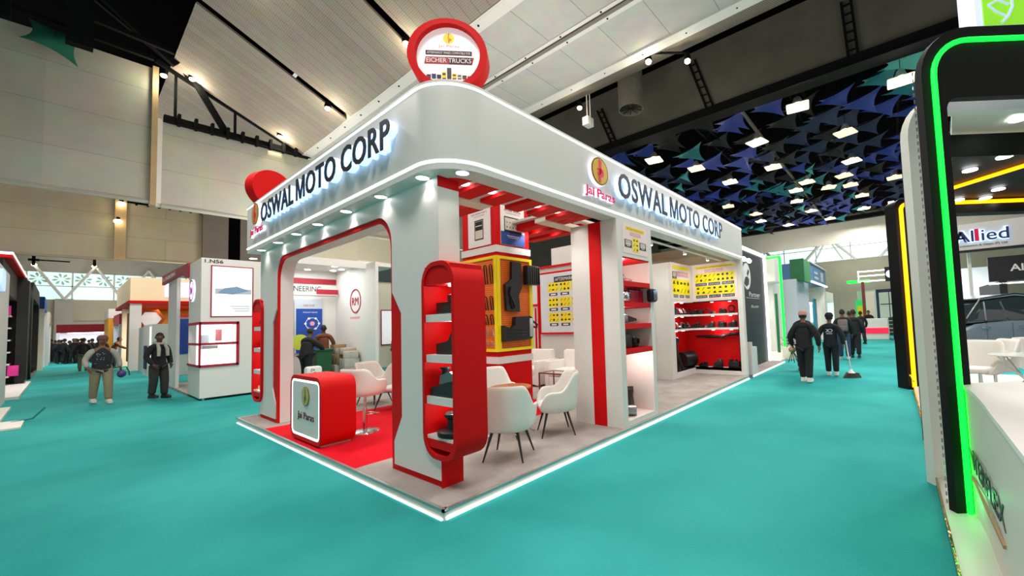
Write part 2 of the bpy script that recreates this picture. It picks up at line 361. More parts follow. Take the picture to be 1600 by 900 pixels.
# dark draped wall above the right-hand hall
M['drapew'] = mat('dark_concrete_drape', '#57564D', .95, noise=.45, nscale=.8)
m = MB(); m.box(12.1, 12.3, -40, 40, 9.2, 11.6, 'drapew'); m.box(12.1, 12.3, -40, 40, 11.6, 13, 'deck'); m.box(11.95, 12.4, -40, 40, 8.95, 9.25, 'truss')
m.box(11.9, 12.5, -40, 40, 8.92, 8.97, 'truss'); struct(m.build('trim_4', smooth=False))['label'] = 'dark grey draped bulkhead on a black steel beam above the right-hand hall'
# ladder brackets against the bulkhead
def bracket(y0, z0, y1, z1, x=12.04):
    t = thing('ladder_bracket', None, None, (x, y0, z0)); m = MB()
    m.tube([(x, y0-.12, z0), (x, y1-.12, z1)], .05, 'truss', 4); m.tube([(x, y0+.12, z0), (x, y1+.12, z1)], .05, 'truss', 4)
    for k in range(6):
        f = (k+.5)/6; m.tube([(x, y0-.12+(y1-y0)*f, z0+(z1-z0)*f), (x, y0+.12+(y1-y0)*f, z0+(z1-z0)*f)], .025, 'truss', 4)
    m.build('rails', t); return t
for a, l in [((2.33, 11.24, 1.75, 9.3), 'black slanting ladder bracket right of the round duct on the dark bulkhead'),
             ((6.6, 10.9, 5.96, 9.3), 'black slanting ladder bracket nearest the white stand on the dark bulkhead'),
             ((-2.53, 11.0, -2.61, 9.3), 'black upright ladder bracket at the top right of the dark bulkhead')]:
    tag(bracket(*a), l, 'bracket', 'ladder brackets on the bulkhead')
m = MB(); m.lathe([(.42, 0), (.45, 0), (.45, 3.55), (.42, 3.55), (.42, 0)], (10.3, 4.0, 9.25), Z, mat('duct_skin', '#6C6A62', .7, .4, noise=.3, nscale=6), 24)
t = thing('ventilation_duct', 'grey round ventilation duct hanging in the dark ceiling gap', 'duct', (10.3, 4.0, 9.25)); m.build('pipe', t)
m = MB()
for k in range(5): m.tube([(10.3+.42*math.cos(k*PI/5), 4+.42*math.sin(k*PI/5), 9.3), (10.3-.42*math.cos(k*PI/5), 4-.42*math.sin(k*PI/5), 9.3)], .012, 'truss', 4)
m.build('grille', t)
# far walls
m = MB(); m.box(45, 45.3, -40, 60, 0, 6.9, 'conc'); struct(m.build('wall_right', smooth=False))
m = MB(); m.box(36, 36.2, -40, 30, 7.3, 9.6, 'conc2'); m.box(35.5, 36.4, -40, 30, 9.0, 9.3, 'truss'); m.box(36, 45, -40, 30, 9.55, 9.6, 'conc2'); struct(m.build('trim_5', smooth=False))
wk = 1
def windows_x(xp, ya, yb, z0, z1, step, g):
    global wk
    y = ya
    while y < yb:
        m = MB(); m.box(xp, xp+.05, y, y+step, z0, z1, g); f = m.build('window_%d' % wk, smooth=False); struct(f); wk += 1
        m = MB(); m.box(xp-.08, xp, y-.04, y+.04, z0, z1, 'beamw'); m.box(xp-.08, xp, y, y+step, z0-.03, z0+.05, 'beamw'); m.box(xp-.08, xp, y, y+step, (z0+z1)/2-.03, (z0+z1)/2+.03, 'beamw')
        m.build('window_frame', f, smooth=False); y += step
windows_x(45, -24, 30, 6.9, 9.6, 3, 'wgl2')
def vtruss(xa, pts, nm, along='y', r=.14):
    m = MB()
    for a, b in pts: m.tube([a, b], r, 'beamw', 6)
    return struct(m.build(nm))
for i, y in enumerate((-11, -4.6, 1.8, 8.2)):
    m = MB()
    for s in (-1, 1): m.tube([(43.5, y, 9.2), (43.5, y+s*2.3, 6.7)], .13, 'beamw', 6); m.tube([(43.9, y, 9.2), (43.9, y+s*1.2, 6.9)], .07, 'beamw', 6)
    m.tube([(43.5, y, 9.6), (43.5, y, 9.1)], .14, 'truss', 6); struct(m.build('trim_%d' % (6+i)))
m = MB(); m.box(-40, 45, 60, 60.3, 0, 5.57, 'conc'); struct(m.build('wall_back', smooth=False))
m = MB(); m.box(-2.6, -1.5, 59.5, 60, 0, 5.6, 'conc2'); m.box(-40, 45, 59.9, 60.2, 8.15, 10.4, 'conc2'); m.box(-40, 45, 40, 60, 10.3, 10.4, 'conc2'); m.box(-40, 45, 59.7, 60, 4.0-.9, 3.4, 'conc2'); struct(m.build('trim_10', smooth=False))
x = -12
M['lat'] = mat('white_lattice_screen', '#BBD8CC', .6)
while x < 20:
    m = MB(); m.box(x, x+2.6, 60, 60.05, 5.57, 8.2, 'wgl'); f = m.build('window_%d' % wk, smooth=False); struct(f); wk += 1
    m = MB(); m.box(x-.05, x+.05, 59.9, 60, 5.57, 8.2, 'beamw'); m.box(x, x+2.6, 59.9, 60, 6.8, 6.88, 'beamw')
    m.build('window_frame', f, smooth=False)
    m = MB()
    for cx in (x+.65, x+1.95):
        for k in range(8):
            a = k*PI/4+.2; c, s_ = math.cos(a), math.sin(a)
            P = [(cx+c*.12, 7.5+s_*.12), (cx+c*.42-s_*.1, 7.5+s_*.42+c*.1), (cx+c*.6, 7.5+s_*.6), (cx+c*.42+s_*.1, 7.5+s_*.42-c*.1)]
            m.prism(P, (0, 59.88, 0), X, Z, Y, .02, 'lat')
    m.build('lattice', f, smooth=False); x += 2.6
for i, xc in enumerate((-9.1, -2.05, 1.55, 5.0, 8.6)):
    m = MB()
    for s in (-1, 1): m.tube([(xc, 58.6, 5.5), (xc+s*1.72, 58.6, 8.6)], .11, 'beamw', 6)
    struct(m.build('trim_%d' % (11+i)))
# roll curtains
def curtain(nm, x0, x1, y, z0, z1, mt, label, cat='curtain'):
    t = thing(nm, label, cat, ((x0+x1)/2, y, z0)); m = MB(); n = max(2, int((x1-x0)/1.0)); P = []
    for i in range(n+1):
        xx = x0+(x1-x0)*i/n; P.append((xx, y+.03*math.sin(i*2.1)))
    A = [(a, b, z0) for a, b in P]+[(a, b, z1) for a, b in P]+[(a, b+.05, z1) for a, b in P]+[(a, b+.05, z0) for a, b in P]; k = n+1
    m.add(A, [(i+r*k, i+1+r*k, i+1+((r+1) % 4)*k, i+((r+1) % 4)*k) for r in range(4) for i in range(n)], mt); m.build('cloth', t, smooth=False)
    m = MB(); m.cyl((x0, y, z0), (x1, y, z0), .07, mt, 10); m.build('bottom_bar', t); return t
curtain('roll_curtain', -14, -.38, 16.1, 6.1, 10.66, 'curt', 'tall grey roll curtain filling the upper left of the hall')
curtain('roll_curtain', -.12, 12, 16.1, 6.02, 8.9, 'curt', 'grey roll curtain hanging below the black roof truss, right of the post')
curtain('roll_curtain', -14, -.5, 29.3, 5.8, 10.2, 'curt2', 'warm beige roll curtain behind and below the tall grey one')
curtain('roll_curtain', -.1, 2.85, 29.3, 5.9, 9.2, 'curt2', 'narrow beige roll curtain between the far post and the brown pillar')
M['curt3'] = mat('cream_roll_curtain', '#DAD2BA', .9, noise=.06, nscale=.6)
curtain('roll_curtain', 6.3, 22, 29.3, 5.0, 9.2, 'curt3', 'beige curtain seen through the archway above the neighbouring stand')
curtain('roll_curtain', 12.6, 40, 16.1, 5.6, 9.6, 'drapeg', 'dark grey roll curtain seen above the meeting area of the stand')
m = MB(); m.box(2.85, 4.0, 29, 30, 0, 9.2, 'bbrown'); m.box(4.6, 6.3, 29.2, 30, 0, 9.2, 'bbrown'); struct(m.build('trim_16', smooth=False))
m = MB(); m.box(4.0, 4.6, 29.2, 29.6, 0, 9.2, 'deck'); struct(m.build('trim_17', smooth=False))
M['tan'] = mat('tan_post', '#A8906A', .8, noise=.2, nscale=2)
m = MB(); m.box(-.38, -.24, 16.0, 16.3, 6.0, 10.7, 'tan'); m.box(-.24, -.12, 16.1, 16.3, 6.0, 9.0, 'beamw'); struct(m.build('trim_18', smooth=False))
m = MB(); m.box(-.5, -.1, 29.1, 29.4, 5.8, 9.5, 'tan'); struct(m.build('trim_19', smooth=False))
# trusses
def truss(nm, y, label):
    t = thing(nm, label, 'truss', (2, y, 9)); m = MB()
    m.box(-.1, 4.1, y-.12, y+.12, 8.92, 9.14, 'truss'); m.box(-.1, 4.1, y-.3, y-.26, 8.86, 8.9, 'truss'); m.build('bottom_chord', t, smooth=False)
    m = MB(); m.tube([(-.3, y, 10.95), (4.1, y, 8.95)], .09, 'truss', 4)
    m.tube([(-1.9, y-.2, 12.4), (.6, y-.2, 10.6), (1.45, y-.1, 9.1)], .13, 'truss', 4); m.build('top_chord', t)
    m = MB()
    for x_, zt in ((.17, 10.8), (1.74, 10.0)): m.tube([(x_, y, 9.1), (x_, y, zt)], .05, 'truss', 4)
    m.build('web', t)
    for k in range(9): m = MB(); m.box(.2+k*.42, .28+k*.42, y-.34, y-.12, 8.82, 9.2, 'truss'); m.build('clamp', t, smooth=False)
    return t
truss('roof_truss', 16.1, 'black roof truss with a diagonal brace over the near roll curtain')
truss('roof_truss', 29.3, 'thin black truss seen under the near curtain, over the far narrow beige one')
m = MB(); m.box(-2.15, -1.65, 14.9, 15.2, 10.1, 13.2, 'truss'); m.tube([(-2.6, 15, 12.8), (.1, 15.4, 10.7)], .16, 'truss', 4); m.tube([(-6, 15, 11.4), (0, 15, 10.9)], .1, 'truss', 4)
m.box(-3.3, -3.05, 15.2, 15.4, 10.35, 13.2, 'truss'); m.tube([(-9, 15.3, 10.9), (-.4, 15.5, 10.7)], .09, 'truss', 4)
struct(m.build('trim_20'))['label'] = 'black roof steelwork in the top left corner'
# ceiling spot lamps on the slots
M['hotw'] = mat('warm_lamp_glow', '#FFF2D8', .5, emit=14, ecol='#FFE3B0')
def spotlamp(p, group, label, e=14, size=.085):
    t = thing('ceiling_spotlight', label, 'lamp', p, group); p = Vector(p)
    m = MB(); m.lathe([(.02, .22), (.07, .2), (.1, .05), (.1, 0)], p, Z, 'truss', 12); m.build('housing', t)
    m = MB(); m.ell(p+V(0, 0, -.02), (size, size, size*.8), 'hotw', 10, 6); m.build('bulb', t)
    if e: lamp('ceiling_spot_light', 'POINT', tuple(p+V(0, 0, -.25)), e, (1, .86, .62), .08)
for p, l in [((.12, 8.95, 10.35), 'lit ceiling lamp at the upper end of the black slot, top left'), ((3.2, 11.5, 9.1), 'lit ceiling lamp at the lower end of the black slot'),
             ((3.3, 6.62, 9.12), 'lit ceiling lamp touching the round red sign in the picture'), ((-.16, 15.7, 10.35), 'lit ceiling lamp at the top corner of the tall grey curtain'),
             ((.52, 15.7, 10.55), 'lit ceiling lamp where the diagonal truss meets the sloped ceiling'), ((2.99, 15.6, 9.35), 'lit ceiling lamp low on the black truss'),
             ((7.85, 1.95, 8.93), 'left one of two bright lamps on a black rail by the panelled beam'), ((8.55, 1.09, 8.93), 'right one of two bright lamps on a black rail by the panelled beam'),
             ((8.5, 4.96, 8.95), 'small lamp just above the white camera box under the dark gap'), ((-.3, 28.9, 8.75), 'upper lamp on the far tan post'), ((-.4, 28.9, 7.8), 'lower lamp on the far tan post'),
             ((-.36, 58.3, 8.75), 'lamp at the top of the V brace before the patterned far window'), ((-3.77, 58.3, 8.6), 'lamp under the hanging post left of the patterned far window'),
             ((43.3, 1.8, 8.9), 'lamp hanging at the middle V brace before the far right windows'), ((43.3, -4.6, 8.9), 'lamp hanging at the right V brace before the far right windows')]:
    spotlamp(p, 'ceiling spot lamps', l, 35 if p[1] < 20 and p[0] < 12 else 0, .085 if p[1] < 20 and p[0] < 12 else .16)
m = MB(); m.tube([(7.85, 1.95, 9.16), (8.55, 1.09, 9.16)], .035, 'truss', 6); tag(m.build('lamp_rail'), 'black rail carrying the pair of bright lamps', 'rail')
m = MB(); m.bbox(9.0, 9.35, 5.0, 5.25, 8.6, 8.9, 'beamw'); t = thing('ceiling_speaker', 'white boxy fitting hanging in the dark gap above the stand', 'speaker', (9.2, 5.1, 8.6)); m.build('body', t)
m = MB(); m.tube([(9.1, 5.1, 8.9), (9.1, 5.1, 9.9)], .02, 'beamw', 6); m.tube([(9.28, 5.1, 8.9), (9.28, 5.1, 9.9)], .02, 'beamw', 6); m.build('rods', t)
m = MB(); m.box(-4.1, -3.5, 58, 58.2, 8.9, 9.1, 'truss'); m.box(-3.9, -3.7, 58, 58.2, 8.5, 10.3, 'truss'); m.box(-.45, -.25, 58, 58.2, 8.7, 10.3, 'truss'); m.tube([(-4, 58.1, 9), (-1.8, 58.1, 9)], .06, 'truss'); struct(m.build('trim_21', smooth=False))
# fabric sails
TC = {'blue': mat('royal_blue_sail_cloth', '#102A78', .7), 'teal': mat('teal_sail_cloth', '#0C6670', .7), 'navy': mat('navy_sail_cloth', '#0B1B3C', .8), 'black': mat('black_sail_cloth', '#0A0C10', .9), 'pale': mat('pale_teal_sail_cloth', '#3D9494', .7), 'emerald': mat('dark_green_sail_cloth', '#07604A', .8)}
def sail(mt, S=1.25, peak=.38):
    N = 8; vs_ = []; fs = []
    for j in range(N+1):
        for i in range(N+1):
            a, b = i/N*2-1, j/N*2-1
            x_ = a*(1-.30*(1-b*b)); y_ = b*(1-.30*(1-a*a))
            z_ = peak*(a*b)*.55+peak*.9*(1-a*a)*(1-b*b)*.6
            vs_.append((x_*S/2, y_*S/2, z_))
    fs = [(j*(N+1)+i, j*(N+1)+i+1, (j+1)*(N+1)+i+1, (j+1)*(N+1)+i) for j in range(N) for i in range(N)]
    k = len(vs_); vs_ += [(x_, y_, z_+.012) for x_, y_, z_ in vs_]; fs += [tuple(i+k for i in f) for f in fs]
    m = MB(); m.add(vs_, fs, mt); m.keepn = True; o = m.build('shade_sail', local=True); c_ = MB(); c_.tube([(0, 0, .1), (0, 0, 3.6)], .006, 'truss', 4); c_.build('cord', o); return o
protos = {}
LBL = {'blue': 'royal blue stretched fabric sail under the black roof of the right-hand hall', 'teal': 'teal stretched fabric sail under the black roof of the right-hand hall',
       'navy': 'dark navy stretched fabric sail under the black roof of the right-hand hall', 'black': 'black stretched fabric sail under the black roof of the right-hand hall', 'pale': 'small pale teal stretched fabric sail in the right-hand hall'}
rng = random.Random(11)
xs = 13.2; row = 0
while xs < 35:
    st = 1.3
    y = -6.5-(row % 2)*.7
    while y < (9.5 if xs < 22 else 8.5):
        clump = math.sin(xs*.55+1.0)+math.cos(y*.8+xs*.22)
        key = 'teal' if clump > .75 else ('blue' if clump > -.55 else 'navy')
        if rng.random() < .22: key = 'black'
        if rng.random() < .08: key = 'pale'  # a few smaller sails in paler teal, scattered at random
        if rng.random() > .1:
            loc = (xs+rng.uniform(-.15, .15), y+rng.uniform(-.15, .15), 9.05+rng.uniform(-.15, .35)); rz = .25+rng.uniform(-.12, .12)
            if key not in protos:
                o = sail(TC[key]); protos[key] = o; tag(o, LBL[key], 'shade sail', key+' shade sails')
                o.location = loc; o.rotation_euler = (0, 0, rz)
            else:
                o = dup(protos[key], loc, rz); s_ = rng.uniform(.85, 1.1)*(.6 if key == 'pale' else 1); o.scale = (s_, s_, s_ if key != 'pale' else 1)
        y += st
    xs += st*.82; row += 1
o = sail(TC['emerald'], 1.05, .2); o.location = (-2.35, 15.5, 10.25); o.rotation_euler = (1.25, .15, .1); tag(o, 'single dark green fabric sail in the top left corner', 'shade sail')
# hanging flood lamps between the sails
M['plate'] = mat('lit_reflector_plate', '#FFF3D6', .5, emit=.95, ecol='#FFE3B0')
def hall_lamp(x_, y_, z_):
    t = thing('pendant_lamp', None, None, (x_, y_, z_)); p = V(x_, y_, z_); m = MB()
    m.prism(rr(-.34, .34, -.34, .34, .05, 2), p, X, Y, Z, .025, 'plate'); m.build('reflector', t)
    m = MB(); m.lathe([(.02, .4), (.1, .34), (.17, .16), (.2, .1)], p, Z, 'alu', 12); m.build('dome', t)
    m = MB(); m.ell(p+V(0, 0, .2), (.1, .1, .09), 'hotw', 10, 6); m.build('bulb', t)
    m = MB(); m.tube([p+V(0, 0, .38), p+V(0, 0, 4.1)], .012, 'truss', 4); m.build('cable', t); return t
LP = [(13.48, -3.71), (13.04, -.92), (16.48, -2.01), (15, .91), (13.76, 4.95), (16.02, 3.92), (18.42, 1.07), (20.15, -1.96), (22.26, -1.47), (22, .19), (23.9, -.6), (23.19, .93), (25.63, 1.32), (28.97, 1), (24.3, -1.6),
      (27.2, -1.97), (30.92, -1.87), (27, 4.13), (23.65, 4.93), (29.46, 4.42), (32.47, 3.12), (32.55, .3), (24.56, -3.55), (19.07, 3.32)]
LL = {0: 'lit square-plate pendant lamp nearest the green neon portal under the sails', 1: 'lit square-plate pendant lamp close under the black beam, second from the right', 4: 'lit square-plate pendant lamp above the logo end of the right fascia', 3: 'lit square-plate pendant lamp third along the black beam from the right'}
h0 = hall_lamp(LP[0][0], LP[0][1], 8.7); tag(h0, LL[0], 'lamp', 'pendant lamps among the sails')
for i, (a, b) in enumerate(LP[1:], 1):
    d_ = dup(h0, (a, b, 8.7), rng.uniform(-.3, .3), LL.get(i, 'lit square-plate pendant lamp among the blue and teal sails'))
for a, b, e in [(13.5, -3.7, 120), (13, -.9, 120), (15, .9, 120), (13.8, 5, 120), (20, -2, 200), (19, 3.3, 200), (25.6, 1.3, 250), (29.5, 4.4, 250), (30.9, -1.9, 250)]: lamp('pendant_light', 'POINT', (a, b, 8.62), e*.6, (1, .9, .72), .03)
m = MB()
for yy in (-4.1, -1.0, 2.6, 6.2):
    m.tube([(12.5, yy, 9.55), (36, yy, 9.55)], .05, 'truss', 4); m.tube([(12.5, yy+.4, 9.55), (36, yy+.4, 9.55)], .05, 'truss', 4)
    xx = 12.5
    while xx < 35.5: m.tube([(xx, yy, 9.55), (xx+.5, yy+.4, 9.55), (xx+1, yy, 9.55)], .03, 'truss', 4); xx += 1
m.tube([(12.5, .9, 9.2), (36, .9, 9.2)], .07, 'drapew', 8)
struct(m.build('trim_22'))['label'] = 'black lattice girders above the fabric sails'

# ================================================================ THE MAIN STAND
stand = thing('exhibition_stand', 'large white and red corner exhibition stand with a rounded lit fascia, OSWAL MOTO CORP lettering', 'exhibition stand', (4.5, 3.4, 0))
m = MB(); m.box(0.012, 8.99, .012, 6.75, 0, .085, 'white2'); pf = m.build('platform', stand, smooth=False)
m = MB(); m.box(0, .03, 0, 6.76, .075, .1, 'alu'); m.box(0, 9, 0, .03, .075, .1, 'alu'); m.box(0, 9, 6.73, 6.76, .075, .1, 'alu'); m.ell((.03, .02, .09), (.03, .03, .02), 'chrome', 10, 6)
m.build('edge_trim', pf, smooth=False)
m = MB(); m.box(-.004, .01, .03, 6.72, .004, .014, 'ledcool'); m.box(.03, 8.97, -.004, .01, .008, .034, 'ledcool'); m.build('led_strip', pf, smooth=False)
m = MB(); m.box(.03, 9, .03, 1.78, .085, .101, 'grey'); m.box(3.95, 9, 1.78, 6.73, .085, .101, 'grey'); m.box(.03, 3.95, 5.12, 6.73, .085, .101, 'grey'); m.build('grey_carpet', stand, smooth=False)
m = MB(); m.box(.03, 3.95, 1.78, 5.12, .085, .102, 'redcarpet'); m.build('red_carpet', stand, smooth=False)
# front wall with the arch
def pod_arc_near(): return [(.42, .38)]+arc(.46, .60, .22, -PI/2, 0, 6)+arc(.46, 2.08, .22, 0, PI/2, 6)+[(.42, 2.3)]
PY0, PY1 = .12, .68
FY0, FY1 = 6.14, 6.74
def front_outline(ins, z0, top=3.17):
    """(y,z) outline of the arch wall, ins = inset round the arch"""
    P = [(.42, z0)]+pod_arc_near()+[(.42, top), (6.36, top), (6.36, 2.3)]
    P += [(6.36, 2.3)]+arc(6.36, 2.08, .22, PI/2, PI, 6)+arc(6.36, .60, .22, PI, 1.5*PI, 6)+[(6.36, z0)]
    a0, a1, zt, r = 1.41-ins, 5.38+ins, 2.92+ins, .36
    P2 = [(a1, z0)]+arc(a1-r, zt-r, r, 0, PI/2, 8)+arc(a0+r, zt-r, r, PI/2, PI, 8)+[(a0, z0)]
    return P, P2
A, B = front_outline(0, .1)
m = MB(); m.prism(A+B, (.30, 0, 0), Y, Z, X, .19, 'white'); m.prism(A+B, (.27, 0, 0), Y, Z, X, .03, 'red'); m.build('arch_wall', stand, ang=25)
A, B = front_outline(.055, .17)
r = .36; B = [(5.46, .17), (5.46, .42), (5.63, .70), (5.63, 1.82), (5.435, 2.06)]+arc(5.435-r, 2.975-r, r, 0, PI/2, 8)+arc(1.355+r, 2.975-r, r, PI/2, PI, 8)+[(1.355, 2.06), (1.16, 1.82), (1.16, .70), (1.33, .42), (1.33, .17)]
m = MB(); m.prism(A+B, (.252, 0, 0), Y, Z, X, .02, 'white'); m.build('white_facing', stand, ang=25)
m = MB(); m.box(.25, .49, .41, .42, .1, .36, 'red'); m.build('column_base_facing', stand, smooth=False); m = MB(); m.box(.25, .49, .408, .42, 3.06, 3.17, 'red'); m.box(.25, .49, .41, .419, 2.3, 3.06, 'white2')
m.build('column_side', stand, smooth=False)
# fascia band
def plan(off, n=14):
    """plan path of the fascia: off = distance inwards from the outer face"""
    x0, y0, R = .08+off, .05+off, max(.05, .46-off); P = [(9.12, y0)]
    P += arc(x0+R, y0+R, R, -PI/2, -PI, n); return P+[(x0, 6.52)]
def band(m, o0, o1, z0, z1, mt):
    A, B = plan(o0), plan(o1); k = len(A)
    vs_ = [(x, y, z0) for x, y in A]+[(x, y, z1) for x, y in A]+[(x, y, z1) for x, y in B]+[(x, y, z0) for x, y in B]
    fs = [(i+r*k, i+1+r*k, i+1+((r+1) % 4)*k, i+((r+1) % 4)*k) for r in range(4) for i in range(k-1)]+[(0, k, 2*k, 3*k), (k-1, 2*k-1, 3*k-1, 4*k-1)]
    m.add(vs_, fs, mt)
M['fascia'] = mat('satin_white_fascia', '#D6D8D2', .42)
m = MB(); band(m, 0, .07, 3.26, 4.0, 'fascia'); band(m, .005, .25, 3.17, 3.235, 'fascia'); band(m, -.005, .26, 4.02, 4.05, 'fascia'); band(m, .02, .07, 3.23, 3.27, 'fascia'); band(m, .02, .07, 3.99, 4.03, 'fascia'); fa = m.build('fascia', stand, ang=30)
m = MB(); band(m, -.006, .03, 3.235, 3.26, 'led'); band(m, -.008, .03, 4.0, 4.02, 'led'); m.build('led_strip', fa, ang=30)
for i, (x, y) in enumerate([(.36, .17), (.17, .57), (.17, 1.45), (.15, 2.33), (.15, 3.27), (.15, 4.13), (.15, 5.01), (.15, 5.94)]):
    m = MB(); m.cyl((x+.01, y, 3.162), (x+.01, y, 3.172), .062, 'spot', 16); m.ring([(.075*math.cos(k*PI/8), .075*math.sin(k*PI/8)) for k in range(16)], [(.062*math.cos(k*PI/8), .062*math.sin(k*PI/8)) for k in range(16)], (x+.01, y, 3.16), X, Y, Z, .01, 'white')
    m.build('downlight', stand); lamp('downlight_beam', 'SPOT', (x+.01, y, 3.14), 5, (1, .90, .84), .03, spot=2.0)
# lettering
def letters(txt, o, u, h, width, name):
    """each letter = black face on a glowing body"""
    vs_, fs, bd, x0, x1, y0, y1 = text_geo(txt, .004); sx = width/(x1-x0); sg = thing(name, None, None, o); sg.parent = stand
    sg.location = Vector(o)-V(4.5, 3.4, 0); n = Vector(u).cross(Z); pos = 0
    for i, ch in enumerate(txt):
        if ch == ' ': continue
        a = text_geo(txt[:i+1], .004); b = text_geo(ch, .004); right = (a[4]-x0)*sx; wch = (b[4]-b[3])*sx
        p = Vector(o)+Vector(u)*(right-wch)
        m = MB(); m.text(ch, p+n*.005, u, Z, h, 'halo', wch, .075, .004); m.text(ch, p+n*.0805, u, Z, h, 'letter', wch, .012, .016)
        m.build('letter', sg)
    return sg
letters('OSWAL MOTO CORP', (2.9, .05, 3.485), X, .37, 4.42, 'company_lettering')
letters('OSWAL MOTO CORP', (.08, 5.28, 3.53), -Y, .31, 4.42, 'company_lettering')
def coin(m, c, u, n, r, t=.05):
    c, u, n = Vector(c), Vector(u), Vector(n)
    m.cyl(c, c+n*t, r*1.0, 'halop', 28); m.cyl(c+n*t, c+n*(t+.012), r*.97, 'goldrim', 28); m.cyl(c+n*(t+.012), c+n*(t+.014), r*.88, 'gold', 28)
    f = c+n*(t+.0145)
    m.text('J', f-u*r*.30+Z*r*.0, u, Z, r*.80, 'magenta', r*.42, .006, .035); m.text('P', f-u*r*.16-Z*r*.72, u, Z, r*.92, 'magenta', r*.56, .006, .03); m.tube([f-u*r*.3+Z*r*.12, f+u*r*.2+Z*r*.06], .008, 'magenta', 5)
for c, u, n, jl, w_ in [((2.48, .05, 3.73), X, -Y, (2.15, .05, 3.365), .7), ((.08, 5.76, 3.77), -Y, -X, (.08, 6.12, 3.43), .76)]:
    sg = thing('brand_sign', None, None, c); sg.parent = stand; sg.location = Vector(c)-V(4.5, 3.4, 0)
    m = MB(); coin(m, c, u, n, .2); m.build('coin', sg)
    m = MB(); m.text('Jai Paras', V(*jl)+n*.004, u, Z, .115, 'halop', w_, .035, .012); m.text('Jai Paras', V(*jl)+n*.0395, u, Z, .115, 'magenta', w_, .008, .024); m.build('brand_name', sg)
# slatted ceiling over the meeting area
m = MB(); m.box(.5, 2.95, .28, 1.06, 3.30, 3.34, 'white'); m.box(.5, 1.46, 1.06, 1.3, 3.24, 3.3, 'cream'); m.box(2.5, 4.4, 1.06, 1.3, 3.24, 3.3, 'cream')
m.box(.5, 1.0, 1.3, 3.3, 3.3, 3.34, 'white'); m.box(2.95, 4.4, 1.3, 3.0, 3.5, 3.54, 'white2'); m.build('ceiling_board', stand, smooth=False)
for i, xc in enumerate((.6, .98, 1.38, 1.79, 2.2, 2.6, 2.86)):
    m = MB(); m.box(xc-.12, xc+.12 if i < 6 else 2.93, .27, 1.05, 3.25, 3.30, 'red'); m.build('ceiling_slat', stand, smooth=False)
for i, xc in enumerate((.6, .98, 1.38)):
    m = MB(); m.box(xc-.12, xc+.12, 1.3, 3.2, 3.25, 3.30, 'red'); m.build('ceiling_slat', stand, smooth=False)
for i, xc in enumerate((3.15, 3.55, 3.95)):
    m = MB(); m.box(xc-.1, xc+.1, 1.45, 2.9, 3.38, 3.5, 'red'); m.build('ceiling_slat', stand, smooth=False)
for x, y, z in [(.79, .73, 3.295), (1.18, .73, 3.295), (1.99, .75, 3.295), (2.4, .75, 3.295), (2.75, .75, 3.295), (3.35, 2.2, 3.49), (3.75, 2.1, 3.49), (.8, 1.75, 3.295), (1.18, 2.4, 3.295)]:
    m = MB(); m.cyl((x, y, z-.006), (x, y, z+.004), .055, 'spot', 16); m.build('downlight', stand); lamp('downlight_beam', 'SPOT', (x, y, z-.03), 30, (1, .98, .94), .03, spot=2.2)
m = MB()
for a in (1.55, 2.0, 2.4, 2.8): m.tube([(a-.12, .3, 3.2), (a, .5, 3.28), (a+.1, .45, 3.3)], .008, 'black', 5)
m.build('loose_cable', stand)
for x, y in ((5.0, .6), (6.6, .6), (8.0, .6)):  # spots and their rail are added to brighten the display area
    m = MB(); m.cyl((x, y, 3.12), (x, y, 3.2), .04, 'white', 12); m.cyl((x, y, 3.11), (x, y, 3.12), .032, 'spot', 12); m.build('added_spotlight', stand); lamp('added_spot_beam', 'SPOT', (x, y, 3.08), 34 if x > 4 else 20, (1, .96, .92), .03, rot=((math.radians(25), 0, math.radians(-60)) if x > 4 else (math.radians(40), 0, math.radians(-20))), spot=2.4)
m = MB(); m.box(4.0, 9.0, .58, .62, 3.19, 3.22, 'white'); m.build('added_light_track', stand, smooth=False)  # rail made up to carry the added spots
# wall block with the narrow display niche
t = stand
m = MB(); m.box(2.93, 3.06, .05, .93, .1, 3.17, 'white2'); m.box(3.88, 3.98, .05, .93, .1, 3.17, 'white2'); m.box(3.06, 3.88, .88, .93, .1, 3.17, 'white2'); m.box(3.06, 3.88, .05, .88, .1, .18, 'white2'); m.box(3.06, 3.88, .05, .88, 2.62, 3.17, 'white2')
m.build('niche_wall', stand, smooth=False)
m = MB(); m.box(2.922, 2.93, .34, .57, .1, 3.17, 'red'); m.build('red_stripe', stand, smooth=False)
m = MB(); m.box(3.06, 3.88, .06, .87, 2.60, 2.62, 'red')
for zt in (2.25, 1.93, 1.60, 1.22): m.box(3.06, 3.88, .055, .80, zt-.075, zt, 'red')
m.build('niche_shelf', stand, smooth=False)
for zt in (2.6, 2.175, 1.855):
    m = MB(); m.cyl((3.35, .35, zt-.008), (3.35, .35, zt), .1, 'spot', 16); m.build('downlight', stand); lamp('niche_light', 'POINT', (3.35, .25, zt-.1), 5, (1, .97, .92), .04)
lamp('niche_light', 'POINT', (3.5, .25, 1.05), 9, (1, .98, .95), .05)
